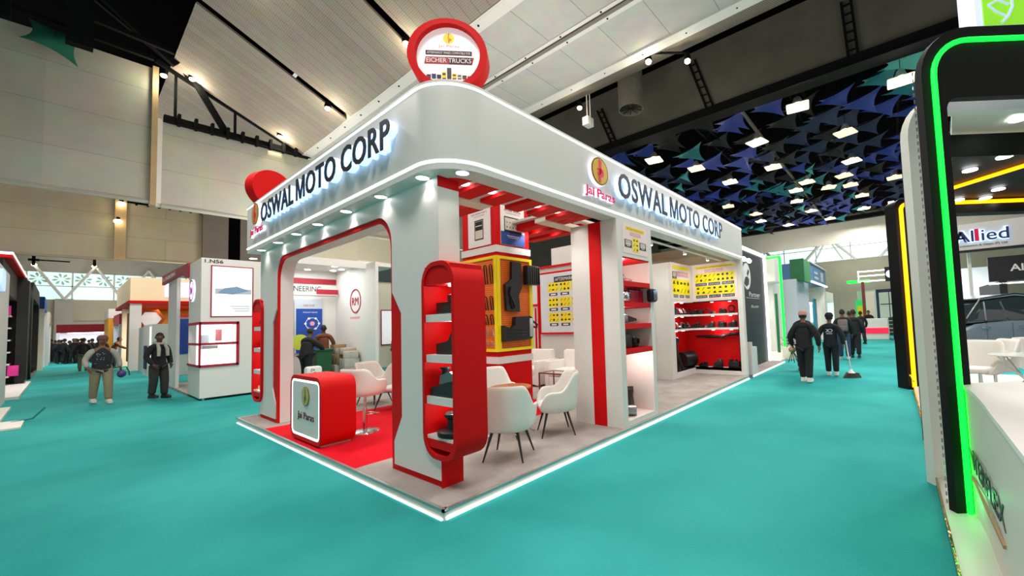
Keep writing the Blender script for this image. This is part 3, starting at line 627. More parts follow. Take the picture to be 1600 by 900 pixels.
# back display unit (L shape) and store-room walls
m = MB(); m.box(8.93, 9.12, .05, 1.95, .1, .26, 'white2'); m.box(8.93, 9.12, .05, .2, .26, 3.17, 'white2'); m.box(8.93, 9.12, .2, 1.75, 2.1, 3.17, 'white2')
m.box(7.45, 7.72, 1.45, 1.95, .1, 3.12, 'white2'); m.box(7.72, 8.93, 1.45, 1.6, 2.1, 3.15, 'white2'); m.box(7.72, 8.98, 1.45, 1.6, .1, .26, 'white2'); m.build('display_wall', stand, smooth=False)
m = MB(); m.box(9.32, 9.34, .2, 1.85, .2, 2.1, 'red'); m.box(7.7, 9.33, 1.83, 1.85, .2, 2.1, 'red'); m.box(8.93, 9.33, .18, .2, .2, 2.1, 'red'); m.box(8.93, 9.33, .2, 1.83, 2.1, 2.12, 'red'); m.box(7.72, 8.93, 1.6, 1.83, 2.1, 2.12, 'red'); m.build('red_backing', stand, smooth=False)
for zt in (1.76, 1.37, .26): m = MB(); m.box(8.93, 9.33, .2, 1.83, zt-.05, zt, 'white'); m.box(7.72, 8.93, 1.46, 1.83, zt-.05, zt, 'white'); m.build('display_shelf', stand, smooth=False)
for zt in (2.09, 1.70, 1.31):
    for x, y in ((9.1, .45), (9.1, .95), (8.1, 1.62), (8.55, 1.62)):
        m = MB(); m.cyl((x, y, zt-.008), (x, y, zt), .04, 'spot', 12); m.build('downlight', stand)
    lamp('shelf_light', 'POINT', (9.12, .75, zt-.08), 3.5, (1, .92, .88), .05); lamp('shelf_light', 'POINT', (8.3, 1.62, zt-.08), 2.5, (1, .92, .88), .05)
m = MB(); m.box(6.2, 7.0, 2.1, 2.16, .1, 2.72, 'white2'); m.box(7.0, 7.45, 1.9, 1.96, .1, 2.72, 'white2'); m.box(7.0, 7.06, 1.9, 2.16, .1, 2.72, 'white2'); m.box(6.2, 6.26, 2.1, 6.7, .1, 3.25, 'white2'); m.box(6.26, 9.1, 6.64, 6.7, .1, 3.25, 'white2'); m.box(9.04, 9.1, 1.95, 6.7, .1, 3.17, 'white2'); m.box(6.9, 6.96, 3.4, 5.0, 3.2, 3.9, 'white2'); m.build('storeroom_wall', stand, smooth=False)
M['canvas'] = mat('beige_lining_cloth', '#B9A78D', .9, noise=.12, nscale=3, bump=.3)
m = MB(); vs_ = []
for i in range(13):
    yy = .4+i*.45; vs_ += [(9.08, yy, 3.12), (9.0, yy, 3.45+.06*math.sin(i*1.9)), (8.6, yy+.1, 3.62+.04*math.sin(i*3.1))]
m.add(vs_, [(i*3+j, i*3+j+1, (i+1)*3+j+1, (i+1)*3+j) for i in range(12) for j in range(2)], 'canvas'); m.build('lining_cloth', stand)
m = MB(); m.box(7.1, 7.44, 1.88, 1.9, .12, 2.35, 'white'); dr = m.build('storeroom_door', stand, smooth=False)
m = MB(); m.tube([(7.16, 1.87, 1.05), (7.16, 1.83, 1.07), (7.16, 1.83, 1.4), (7.16, 1.87, 1.42)], .014, 'chrome', 8); m.build('handle', dr)
# red trimmed partition with door towards the lounge
m = MB(); m.box(6.15, 6.2, 2.1, 6.7, 3.2, 3.25, 'red'); m.box(6.16, 6.2, 4.86, 4.91, .1, 3.2, 'red'); m.box(6.16, 6.2, 4.9, 5.8, 2.16, 2.21, 'red'); m.box(6.17, 6.2, 5.0, 5.04, .1, 2.1, 'red'); m.build('partition_trim', stand, smooth=False)
m = MB(); m.ell((6.14, 5.15, 1.15), (.03, .03, .03), 'chrome', 10, 6); m.build('door_knob', stand)
# round signs on the roof edge
def round_sign(name, c, n, R, label):
    c, n = Vector(c), Vector(n).normalized(); u = Z.cross(n).normalized(); t = thing(name, label, 'sign', c-Z*R*.9)
    O = [(R*math.cos(a)*(1.06 if True else 1), R*math.sin(a)) for a in [2*PI*i/40 for i in range(40)]]; I = [(R*.86*math.cos(a), R*.86*math.sin(a)) for a in [2*PI*i/40 for i in range(40)]]
    m = MB(); m.ring(O, I, c-n*.1, u, Z, n, .2, 'red'); m.prism(I, c-n*.1, u, Z, n, .02, 'red'); m.build('rim', t)
    m = MB(); s_ = Panel.__new__(Panel); MB.__init__(s_); s_.o, s_.u, s_.vv, s_.n, s_.W, s_.H, s_.lay = c+n*.03-u*R-Z*R, u, Z, n, 2*R, 2*R, 0
    s_.prism(I, c-n*.02, u, Z, n, .05, M['signface'])
    s_.disc(.5, .77, R*.15, M['yellow']); s_.txt('J', .495, .79, .055, M['red']); s_.txt('P', .515, .71, .06, M['red']); s_.txt('Jai Paras', .5, .645, .035, M['pposter'], .28)
    s_.rect(.19, .53, .81, .595, M['darkprint']); s_.txt('AFTERMARKET SPARES COMPATIBLE FOR', .5, .547, .034, M['paper'], .58)
    s_.poly([(.17, .40), (.81, .40), (.84, .505), (.19, .505)], M['dred']); s_.rect(.5, .40, .81, .505, M['darkprint'], .0004); s_.txt('EICHER TRUCKS', .5, .425, .065, M['paper'], .6, bold=.01, dz=.002)
    cols = ['bbrown', 'blue', 'darkprint', 'yellow', 'letter', 'yellow', 'paper2', 'bbrown', 'dred']
    for i, k in enumerate(cols):
        xx = .2+i*.068; h_ = [.05, .06, .05, .09, .15, .07, .06, .05, .04][i]; s_.rect(xx, .2, xx+.058, .2+h_, M[k], .0006); s_.rect(xx+.008, .2+h_*.5, xx+.05, .2+h_*.82, M['letter'], .001); s_.rect(xx+.004, .19, xx+.054, .205, M['letter'], .001)
    s_.build('printed_face', t, smooth=False); return t
M['signface'] = mat('lit_pink_white_print', '#F0E2E2', .5, emit=.35, ecol='#FFEDED', noise=.05, nscale=9); M['darkprint'] = mat('dark_maroon_print', '#3A1418', .6); M['paper2'] = mat('cream_print', '#D8D0C0', .6)
SC = V(.55, .62, 4.62)
round_sign('round_sign', SC, (-.72, -.69, 0), .40, 'round red-rimmed sign reading EICHER TRUCKS on top of the stand corner')
round_sign('round_sign', (.34, 6.15, 4.36), (-.35, .94, 0), .36, 'plain back of a smaller round red sign at the far end of the left fascia')

# ---------------------------------------------------------------- display pods
def pod(y0, y1, label, mirror=False):
    t = thing('display_pod', label, 'shelf', (.4, (y0+y1)/2, .38)); x0, x1, z0, z1 = .215, .575, .38, 2.3
    m = MB(); m.ring(rr(y0, y1, z0, z1, .22), rr(y0+.045, y1-.045, z0+.045, z1-.045, .18), (x0, 0, 0), Y, Z, X, x1-x0, 'red')
    for a, b, c, d in ((z0+.04, .56, 0, 0), (2.07, z1-.04, 0, 0)): m.box(x0+.012, x1, y0+.05, y1-.05, a if a > 1 else z0+.1, b, 'red')
    m.build('frame', t)
    yr = (y0+.30) if not mirror else y0+.045
    m = MB(); m.box(x1-.02, x1-.01, yr, y1-.045, .5, 2.1, 'red'); m.build('red_back', t, smooth=False)
    if not mirror: m = MB(); m.box(x1-.02, x1-.01, y0+.045, yr, .5, 2.1, 'white2'); m.build('white_back', t, smooth=False)
    for zt in (1.78, 1.38, .97): m = MB(); m.box(x0+.02, x1-.02, y0+.045, y1-.045, zt-.075, zt, 'white'); m.build('shelf', t, smooth=False)
    m = MB(); m.box(x0+.02, x1-.02, y0+.045, y1-.045, .56, .59, 'white'); m.build('shelf', t, smooth=False)
    m = MB(); m.cyl((.39, (y0+y1)/2-.02, 2.06), (.39, (y0+y1)/2-.02, 2.07), .05, 'spot', 14); m.build('downlight', t)
    for zt in (2.03, 1.67, 1.27, .87): lamp('pod_light', 'POINT', (.38, (y0+y1)/2, zt), 1.6, (1, .95, .92), .03)
    return t
pod(PY0, PY1, 'tall rounded red display pod with four shelves on the near white column')
pod(FY0, FY1, 'tall rounded red display pod on the far white column at the left end', True)

# ---------------------------------------------------------------- reception desk
t = thing('reception_desk', 'rounded red reception desk with a glowing white logo front, on the red carpet', 'desk', (.3, 3.5, .1))
x0, x1, y0, y1, z0, z1 = .085, .52, 2.93, 4.10, .125, 1.03
m = MB(); O = rr(y0, y1, z0, z1, .16); I = rr(y0+.055, y1-.055, z0+.055, z1-.055, .09); m.ring(O, I, (x0, 0, 0), Y, Z, X, x1-x0, 'red'); m.prism(rr(y0+.05, y1-.05, z0+.05, z1-.05, .09), (x1-.04, 0, 0), Y, Z, X, .03, 'white'); m.build('body', t)
m = MB(); I2 = rr(y0+.085, y1-.085, z0+.085, z1-.085, .07); m.ring(rr(y0+.058, y1-.058, z0+.058, z1-.058, .088), I2, (x0+.002, 0, 0), Y, Z, X, .03, 'led'); m.build('led_edge', t)
m = MB(); m.prism(rr(y0+.08, y1-.08, z0+.08, z1-.08, .07), (x0+.005, 0, 0), Y, Z, X, .03, 'white'); fp = m.build('front_panel', t)
m = MB(); c = V(x0+.005, 3.48, .75); m.cyl(c, c-X*.012, .135, 'goldrim', 26); m.cyl(c-X*.012, c-X*.014, .122, mat('pale_gold', '#CDBB70', .4, .2), 26)
m.text('J', c-X*.015+Y*.025+Z*.005, -Y, Z, .095, 'goldrim', .045, .003, .02); m.text('P', c-X*.015+Y*.02-Z*.09, -Y, Z, .1, 'goldrim', .06, .003, .02); m.build('coin', fp)
m = MB(); m.text('Jai Paras', (x0+.004, 3.80, .43), -Y, Z, .10, mat('brown_letter', '#6B3A3A', .5), .62, .006, .0); m.build('brand_name', fp)
m = MB(); m.box(x0+.04, x1-.03, y0+.1, y1-.1, .1, .13, 'alu'); m.build('plinth', t, smooth=False)

# ---------------------------------------------------------------- pillar with pegboard
px0, py0, pw, pd = 2.58, 2.34, .79, .97
t = thing('display_pillar', 'square red pillar with orange pegboards framed in yellow and posters above', 'pillar', (px0+pw/2, py0+pd/2, .1))
m = MB(); m.box(px0, px0+pw, py0, py0+pd, .102, 4.0, 'red'); m.box(px0-.02, px0+pw+.02, py0-.02, py0+pd+.02, .98, 1.10, 'white'); m.box(px0-.02, px0+pw+.02, py0-.02, py0+pd+.02, 2.94, 3.06, 'white'); m.build('core', t, smooth=False)
m = MB(); za, zb = 1.19, 2.87
for f in range(2):
    L = pw if f == 0 else pd
    def bx(a, b, c, d, dd, mt):
        if f == 0: m.box(px0+a, px0+b, py0-.03-dd, py0-.001, c, d, mt)
        else: m.box(px0-.03-dd, px0-.001, py0+a, py0+b, c, d, mt)
    bx(-.03, .04, za, zb, .012, 'yellow'); bx(L-.045, L+.02, za, zb, .012, 'yellow'); bx(0, L, za, za+.05, .0119, 'yellow'); bx(0, L, zb-.05, zb, .0119, 'yellow')
m.build('yellow_frame', t, smooth=False)
peg = brick_mat('orange_pegboard', '#F57A12', '#F07210', '#8A3506', .035, .035, .003, .6, offset=0)
nt = peg.node_tree
mp = [n for n in nt.nodes if n.type == 'MAPPING'][0]; mp.inputs['Rotation'].default_value = (PI/2, 0, 0)
peg2 = brick_mat('orange_pegboard_side', '#F57A12', '#F07210', '#8A3506', .035, .035, .003, .6, offset=0)
mp = [n for n in peg2.node_tree.nodes if n.type == 'MAPPING'][0]; mp.inputs['Rotation'].default_value = (PI/2, 0, PI/2)
m = MB(); m.box(px0+.02, px0+pw-.02, py0-.02, py0-.002, za+.03, zb-.03, peg); m.build('pegboard', t, smooth=False)
m = MB(); m.box(px0-.02, px0-.002, py0+.02, py0+pd-.02, za+.03, zb-.03, peg2); m.build('pegboard', t, smooth=False)
# posters on the pillar
def phone_poster(o, u, n_, w_, h_, label, blue):
    p = Panel(o, u, Z, w_, h_, M['paper']); 
    if not blue:
        p.txt('SCAN TO KNOW', .5, .88, .045, M['letter'], .62, bold=.01); p.txt('OUR SPARE PARTS', .5, .80, .04, M['darkprint'], .72); p.txt('CATALOGUE', .5, .74, .03, M['wood'], .5)
        p.poly([(.3, .16), (.7, .16), (.7, .66), (.3, .66)], M['letter']); p.rect(.33, .19, .67, .63, M['paper2'], .001); p.rect(.34, .4, .66, .62, M['letter'], .002); p.rect(.36, .5, .64, .52, M['paper'], .003)
    else:
        p.txt('PREMIUM', .5, .9, .045, M['darkprint'], .45, bold=.01); p.txt('EICHER TRUCK', .5, .83, .045, M['letter'], .7, bold=.01); p.txt('COMPONENTS', .5, .77, .035, M['wood'], .6)
        p.rect(0, 0, 1, .32, M['blue']); p.rect(.14, .34, .86, .7, M['letter'], .001); p.rect(.17, .37, .83, .67, M['paper2'], .002)
        for i in range(5):
            p.disc(.25+i*.125, .56, .012, M['letter'], .003, 8); p.disc(.25+i*.125, .44, .014, M['darkprint'], .003, 8)
        p.poly([(.1, .3), (.9, .3), (.86, .34), (.14, .34)], M['navy'], .001); p.rect(.25, .22, .75, .235, M['paper'], .001); p.rect(.3, .18, .7, .19, M['paper'], .001)
    o_ = p.build('poster', None, smooth=False); return tag(o_, label, 'poster')
phone_poster((px0-.015, py0+pd-.20, 3.09), -Y, 0, .64, .74, 'white poster with a drawn mobile phone, left face of the pillar above the pegboard', False)
phone_poster((px0+.10, py0-.015, 3.09), X, 0, .57, .74, 'white and blue poster with a drawn tablet, right face of the pillar above the pegboard', True)

# ---------------------------------------------------------------- yellow parts posters
def parts_sheet(p, x0_, y0_, x1_, y1_, nx, ny, seed, cap=None):
    rg = random.Random(seed); p.rect(x0_, y0_, x1_, y1_, M['yellow'], .0005); cw = (x1_-x0_)/nx; ch = (y1_-y0_)/ny
    for i in range(nx):
        for j in range(ny):
            cx = x0_+(i+.5)*cw; cy = y0_+(j+.5)*ch; a = cw*.3; b = ch*.3; k = rg.randrange(4)
            if k == 0: p.rect(cx-a, cy-b*.5, cx+a, cy+b*.5, M['letter'], .001)
            elif k == 1: p.poly([(cx-a, cy-b), (cx-a*.6, cy-b), (cx+a, cy+b*.8), (cx+a*.6, cy+b)], M['letter'], .001)
            elif k == 2: p.poly([(cx-a, cy-b*.6), (cx+a, cy-b*.6), (cx+a*.4, cy+b), (cx-a*.5, cy+b*.5)], M['letter'], .001)
            else: p.disc(cx, cy, min(a*p.W, b*p.H)*.9, M['letter'], .001, 10)
def truck_ic(p, cx, cy, s, flip=1):
    p.rect(cx-s, cy-s*.9, cx+s, cy+s, M['letter'], .001); p.rect(cx-s*.75, cy-s*.3, cx+s*.75, cy+s*.85, M['paper2'], .0015); p.rect(cx-s*.6, cy+s*.1, cx+s*.6, cy+s*.7, M['alu'], .002); p.rect(cx-s*.5, cy-s*.6, cx+s*.5, cy-s*.45, M['paper'], .002)
p = Panel((3.09, .045, 2.68), X, Z, .74, .45, mat('pink_white_print', '#F2DCD6', .6)); p.rect(.12, .80, .88, .93, M['yellow']); p.txt('BEST QUALITY SPARE PARTS FOR', .5, .835, .06, M['wood'], .68)
p.rect(.28, .64, .72, .76, M['pposter'], .0006); p.txt('EICHER TRUCKS', .5, .665, .07, M['paper'], .36); parts_sheet(p, .38, .08, .62, .58, 2, 3, 3); truck_ic(p, .2, .33, .14); truck_ic(p, .8, .33, .14)
tag(p.build('poster', smooth=False), 'small poster with two truck fronts and a yellow square above the narrow niche', 'poster')
p = Panel((7.55, 1.437, 2.17), X, Z, 1.28, .97, mat('pink_white_print', '#F2DCD6', .6)); p.rect(.1, .84, .9, .93, M['yellow']); p.rect(.3, .64, .85, .78, M['pposter'], .0005); p.txt('EICHER TRUCKS', .58, .68, .07, M['paper'], .46); truck_ic(p, .18, .66, .1)
parts_sheet(p, .06, .14, .94, .56, 5, 2, 5); [(p.rect(.1+i*.29, .05, .32+i*.29, .13, M['letter'], .001), p.txt(s, .21+i*.29, .07, .04, M['paper'], .16)) for i, s in enumerate(('PIN', 'BUSH', 'KIT'))]
tag(p.build('poster', smooth=False), 'yellow parts poster with a truck front, left of two at the back display wall', 'poster')
p = Panel((8.92, 1.42, 2.17), -Y, Z, 1.26, .98, mat('pink_white_print', '#F2DCD6', .6)); p.rect(.06, .88, .94, .95, M['yellow']); p.txt('AFTERMARKET SPARES COMPATIBLE FOR', .5, .892, .04, M['wood'], .8); p.rect(.3, .76, .7, .85, M['pposter'], .0005); p.txt('EICHER TRUCKS', .5, .78, .055, M['paper'], .36)
parts_sheet(p, .06, .48, .94, .74, 9, 2, 8); parts_sheet(p, .06, .13, .94, .38, 7, 2, 9)
for r_, ws in ((.39, ('HANGERS', 'SHACKLES', 'HELPERS')), (.04, ('SPRING PINS', 'U BOLTS', 'BUSHES'))):
    for i, s in enumerate(ws): p.rect(.07+i*.3, r_, .33+i*.3, r_+.08, M['letter'], .001); p.txt(s, .2+i*.3, r_+.02, .04, M['paper'], .22)
tag(p.build('poster', smooth=False), 'wide yellow parts poster reading HANGERS, SHACKLES and HELPERS on the back display wall', 'poster')
# aftermarket poster in the lounge
p = Panel((6.135, 4.80, 1.35), -Y, Z, 1.9, 1.72, M['red'], .04); p.rect(.025, .03, .975, .97, mat('silver_print', '#D5DCE0', .5, noise=.15, nscale=2)); p.rect(.3, .82, .75, .91, M['letter'], .001); p.txt('AFTERMARKET', .52, .84, .055, M['paper'], .4)
for i in range(3):
    for j in range(3):
        parts_sheet(p, .18+i*.22, .64-j*.24+.03, .38+i*.22, .64-j*.24+.19-.01, 3, 2, 20+i+3*j); p.rect(.2+i*.22, .64-j*.24-.03, .36+i*.22, .64-j*.24+.015, M['letter'], .001); p.rect(.23+i*.22, .64-j*.24-.018, .33+i*.22, .64-j*.24+.003, M['paper'], .0015)
tag(p.build('poster', smooth=False), 'large silver poster reading AFTERMARKET with yellow parts squares in the lounge', 'poster')
for i, zz in enumerate((2.08, 1.93, 1.78)):
    m = MB(); m.box(6.995-.004, 6.995, 1.98, 2.09, zz-.06, zz+.05, mat('lime_note', '#C6D66A', .7)); tag(m.build('paper_note', smooth=False), 'lime green paper note on the storeroom wall, %s of three' % ('top', 'middle', 'bottom')[i], 'note', 'notes on the storeroom wall')

# ================================================================ FURNITURE
def shell_geo(W=.56, D=.54, zs=.44, zb=.93, za=.70, lift=0, th=.028):
    """bucket-chair shell: seat pan + wrap-around back and arms; front faces +Y"""
    vs_ = []; fs = []; N = 28; K = 9
    def rim(t):   # t 0..1 from right-front over the back to left-front ; height of rim
        s_ = abs(t-.5)*2
        b = zb if s_ < .38 else (zb-(zb-za)*min(1, ((s_-.38)/.16))**1.2)
        return b if s_ < .80 else za-(za-zs-.03)*((s_-.80)/.20)**1.6
    for i in range(N+1):
        t = i/N; a = -PI*.18-(PI*1.0+PI*.36-PI*.0)*t+PI*.0
        a = PI*.30-(PI*1.6)*t
        cx, cy = math.cos(a), math.sin(a)
        for j in range(K+1):
            f = j/K
            if f < .35:
                g = f/.35; r = g*.86; z_ = zs+.005*g
            elif f < .55:
                g = (f-.35)/.2; r = .86+.14*math.sin(g*PI/2); z_ = zs+(.07)*(1-math.cos(g*PI/2))
            else:
                g = (f-.55)/.45; r = 1.0+.09*g; z_ = zs+.07+(rim(t)-zs-.07)*g
                if rim(t) < zs+.08: z_ = zs+.07*(1-g)+(rim(t)-zs)*g
            px = cx*r*W/2*1.0; py = cy*r*D/2
            sq = 1+.12*abs(math.sin(2*a))
            vs_.append((px*sq, py*sq-.06*max(0, (z_-zs-.1))*(1 if cy < 0 else 0), z_+lift))
    for i in range(N):
        for j in range(K): fs.append((i*(K+1)+j, (i+1)*(K+1)+j, (i+1)*(K+1)+j+1, i*(K+1)+j+1))
    # front of pan: fan between ends
    return vs_, fs
def shell_mesh(m, mt, lift=0, **k):
    bm = bmesh.new(); vs_, fs = shell_geo(lift=lift, **k); V_ = [bm.verts.new(v) for v in vs_]
    for f in fs: bm.faces.new([V_[i] for i in f])
    K = 10; n = len(vs_)//K; f_ = [V_[0]]
    a, b = V_[3], V_[(n-1)*K+3]
    bm.faces.new([V_[0], V_[(n-1)*K+1], V_[1]]) if False else None
    bmesh.ops.remove_doubles(bm, verts=bm.verts[:], dist=.0005)
    me = bpy.data.meshes.new('tmp'); bm.to_mesh(me); bm.free(); o = bpy.data.objects.new('tmp', me); COL.objects.link(o)
    s_ = o.modifiers.new('s', 'SOLIDIFY'); s_.thickness = .035; s_.offset = -1; q = o.modifiers.new('q', 'SUBSURF'); q.levels = 1
    e = bpy.data.meshes.new_from_object(o.evaluated_get(bpy.context.evaluated_depsgraph_get()))
    m.add([v.co.copy() for v in e.vertices], [tuple(p.vertices) for p in e.polygons], mt)
    bpy.data.objects.remove(o); bpy.data.meshes.remove(me); bpy.data.meshes.remove(e)
def seat_pad(m, mt, z, W=.46, D=.46): 
    O = rr(-W/2, W/2, -D/2, D/2+.03, .12, 5); P = []
    for k, (s_, zz) in enumerate(((.9, -.03), (1, 0), (1, .03), (.92, .055), (.5, .065))): P += [(a*s_, b*s_, z+zz) for a, b in O]
    n = len(O); fs = [(k*n+i, k*n+(i+1) % n, (k+1)*n+(i+1) % n, (k+1)*n+i) for k in range(4) for i in range(n)]+[tuple(range(n)), tuple(range(4*n, 5*n))]
    m.add(P, fs, mt)
def make_chair(loc, rz, label, group):
    t = thing('armchair', label, 'chair', (0, 0, 0), group)
    m = MB(); shell_mesh(m, 'seat', zs=.35, zb=.87, za=.62, W=.54, D=.52); m.build('shell', t, ang=60)
    m = MB(); seat_pad(m, 'seat', .385, .44, .44); m.build('seat', t, ang=60)
    for sx in (-1, 1):
        for sy in (-1, 1):
            m = MB(); m.cyl((sx*.14, sy*.13, .36), (sx*.235, sy*.23, 0), .019, 'bplastic', 12, r2=.009); m.build('leg', t)
    m = MB(); m.box(-.17, .17, -.15, -.12, .33, .352, 'bplastic'); m.box(-.17, .17, .12, .15, .33, .352, 'bplastic'); m.build('under_frame', t, smooth=False)
    t.location = loc; t.rotation_euler = (0, 0, rz); return t
CH = 'white armchairs with black legs'
c0 = make_chair((1.24, .58, .102), math.radians(-60), 'white leather armchair seen from behind, nearest the stand edge beside the red pod', CH)
dup(c0, (2.28, .78, .102), math.radians(52), 'white leather armchair seen from the side before the red-striped white column', CH)
dup(c0, (2.18, 2.0, .102), math.radians(165), 'white leather armchair behind the nearest one, mostly hidden by the red pod', CH)
dup(c0, (2.05, 5.75, .102), math.radians(200), 'white armchair behind the bar stool, seen through the archway', CH)
dup(c0, (1.95, 4.75, .102), math.radians(110), 'white armchair cut by the red edge of the arch on the right', CH)
# bar stool
t = thing('bar_stool', 'white bar stool with a chrome pedestal behind the red desk', 'stool', (0, 0, 0))
m = MB(); shell_mesh(m, 'seat', zs=.58, zb=.98, za=.80, W=.48, D=.46); m.build('shell', t, ang=60); m = MB(); seat_pad(m, 'seat', .615, .38, .38); m.build('seat', t, ang=60)
m = MB(); m.lathe([(0, .025), (.08, .03), (.19, .012), (.2, 0), (0, 0)], (0, 0, 0), Z, 'chrome', 32); m.build('base', t)
m = MB(); m.cyl((0, 0, .02), (0, 0, .36), .03, 'chrome', 16); m.cyl((0, 0, .36), (0, 0, .59), .02, 'chrome', 16); m.build('column', t)
m = MB(); m.tube([(0, 0, .25), (-.12, .08, .25), (-.1, .16, .25), (.1, .16, .25), (.12, .08, .25), (0, 0, .25)], .01, 'chrome', 8); m.build('footrest', t)
t.location = (.84, 3.40, .102); t.rotation_euler = (0, 0, math.radians(-70))
# meeting table, coffee table, sofas
t = thing('meeting_table', 'round wooden-topped table with metal legs among the white armchairs', 'table', (1.88, 1.26, .102)); c = V(1.88, 1.26, 0)
m = MB(); m.lathe([(0, .75), (.28, .75), (.29, .755), (.29, .775), (.28, .78), (0, .78)], c, Z, 'wood', 36); m.build('tabletop', t)
for k in range(4):
    a = PI/4+k*PI/2+.3; m = MB(); m.tube([c+V(.05*math.cos(a), .05*math.sin(a), .75), c+V(.07*math.cos(a), .07*math.sin(a), .3), c+V(.33*math.cos(a), .33*math.sin(a), .112)], .014, 'chrome', 8); m.build('leg', t)
m = MB(); m.ring([(.05*math.cos(i*PI/8)*2.6, .13*math.sin(i*PI/8)) for i in range(16)], [(.115*math.cos(i*PI/8), .115*math.sin(i*PI/8)) for i in range(16)], c+Z*.70, X, Y, Z, .02, 'alu'); m.build('brace', t)
def sofa(loc, rz, W, label):
    t = thing('sofa', label, 'sofa', (0, 0, 0), 'white box sofas'); D = .8
    m = MB(); m.bbox(-W/2+.12, W/2-.12, -D/2, D/2-.02, .05, .28, 'seat', .02); m.build('base', t)
    m = MB(); m.bbox(-W/2+.13, W/2-.13, -D/2+.12, D/2, .28, .45, 'seat', .05); m.build('seat_cushion', t)
    m = MB(); m.bbox(-W/2+.1, W/2-.1, -D/2, -D/2+.2, .28, .88, 'seat', .06); m.build('backrest', t)
    for s_ in (-1, 1): m = MB(); m.bbox(s_*W/2-(.14 if s_ > 0 else 0), s_*W/2+(0 if s_ > 0 else .14), -D/2, D/2, .04, .64, 'seat', .03); m.build('armrest', t)
    for a in (-1, 1):
        for b in (-1, 1): m = MB(); m.cyl((a*(W/2-.08), b*.33, 0), (a*(W/2-.08), b*.33, .06), .02, 'chrome', 8); m.build('foot', t)
    t.location = loc; t.rotation_euler = (0, 0, rz); return t
s0 = sofa((5.45, 4.35, .102), PI/2, .95, 'white box armchair standing left of the long sofa under the AFTERMARKET poster')
t = sofa((5.5, 2.95, .102), PI/2, 1.5, 'long white box sofa under the AFTERMARKET poster, partly behind the white column')
t = thing('coffee_table', 'low glass-topped coffee table with a dark red frame in the lounge', 'table', (4.75, 2.95, .102)); m = MB(); a, b, c_, d = 4.5, 5.0, 2.6, 3.3
m.box(a, b, c_, d, .56, .58, 'glass'); m.build('tabletop', t, smooth=False)
M['rframe'] = mat('dark_red_frame', '#7A2A26', .4)
m = MB()
for x_ in (a, b-.025):
    for y_ in (c_, d-.025): m.box(x_, x_+.025, y_, y_+.025, .102, .56, 'rframe')
m.box(a, b, c_, c_+.025, .535, .56, 'rframe'); m.box(a, b, d-.025, d, .535, .56, 'rframe'); m.box(a, a+.025, c_, d, .535, .56, 'rframe'); m.box(b-.025, b, c_, d, .535, .56, 'rframe'); m.build('frame', t, smooth=False)

# ================================================================ VEHICLE PARTS ON SHOW (each one a thing)
def P_bracket(T, s=1, mt='bplastic'):
    m = MB(); m.bbox(-.09*s, .09*s, -.05*s, .05*s, 0, .02*s, mt, .004); m.bbox(-.09*s, .0, -.05*s, -.035*s, .0, .14*s, mt, .004); m.bbox(-.08*s, .03*s, -.04*s, .04*s, .02*s, .11*s, mt, .01); m.cyl((.04*s, -.05*s, .06*s), (.04*s, .05*s, .06*s), .035*s, mt, 14); m.cyl((-.04*s, 0, .11*s), (-.04*s, 0, .15*s), .02*s, 'steel', 10); return m
def P_caliper(T, s=1, mt='bsteel'):
    m = MB(); m.bbox(-.11*s, .11*s, -.045*s, .045*s, .0, .05*s, mt, .015); m.cyl((-.06*s, 0, .05*s), (-.06*s, 0, .12*s), .045*s, mt, 16); m.cyl((.06*s, -.06*s, .07*s), (.06*s, .06*s, .07*s), .03*s, mt, 14); m.bbox(-.03*s, .1*s, -.03*s, .03*s, .05*s, .09*s, mt, .01); m.cyl((-.06*s, 0, .12*s), (-.06*s, 0, .135*s), .02*s, 'steel', 10); return m
def P_ring(T, s=1, mt='bsteel'):
    m = MB(); P = []
    m.ring([(.07*s*math.cos(i*PI/10), .09*s+.07*s*math.sin(i*PI/10)) for i in range(20)], [(.048*s*math.cos(i*PI/10), .09*s+.048*s*math.sin(i*PI/10)) for i in range(20)], (0, -.02*s, 0), X, Z, Y, .04*s, mt); m.bbox(-.06*s, .06*s, -.04*s, .04*s, 0, .025*s, mt, .004); return m
def P_arm(T, s=1, mt='bsteel'):
    m = MB(); m.tube([(-.12*s, 0, .03*s), (-.04*s, .0, .05*s), (.04*s, 0, .10*s), (.1*s, 0, .13*s)], [.03*s, .024*s, .02*s, .024*s], mt, 8); m.cyl((-.12*s, -.03*s, .035*s), (-.12*s, .03*s, .035*s), .035*s, 'steel', 14); m.cyl((.1*s, -.025*s, .13*s), (.1*s, .025*s, .13*s), .03*s, mt, 14); m.bbox(-.05*s, .05*s, -.03*s, .03*s, 0, .04*s, mt, .006); return m
def P_box(T, s=1, mt='bplastic'):
    m = MB(); m.bbox(-.10*s, .10*s, -.06*s, .06*s, 0, .13*s, mt, .012); m.bbox(-.07*s, .07*s, -.066*s, -.055*s, .02*s, .10*s, mt, .004); m.bbox(.03*s, .09*s, -.04*s, .04*s, .13*s, .16*s, mt, .006); m.cyl((-.04*s, 0, .13*s), (-.04*s, 0, .165*s), .018*s, mt, 10); return m
def P_rods(T, s=1, mt='steel'):
    m = MB()
    for i in range(3): m.tube([(-.06*s+i*.04*s, -.05*s, .012*s), (-.03*s+i*.04*s, 0, .10*s), (.0+i*.04*s, .04*s, .15*s)], .008*s, mt, 8); m.cyl((-.06*s+i*.04*s, -.055*s, .012*s), (-.05*s+i*.04*s, -.045*s, .03*s), .016*s, 'bsteel', 6)
    m.bbox(-.09*s, .08*s, -.065*s, .05*s, 0, .012*s, 'bsteel', .003); return m
KINDS = {'bracket': P_bracket, 'caliper': P_caliper, 'bearing_ring': P_ring, 'suspension_arm': P_arm, 'filter_housing': P_box, 'rod_set': P_rods}
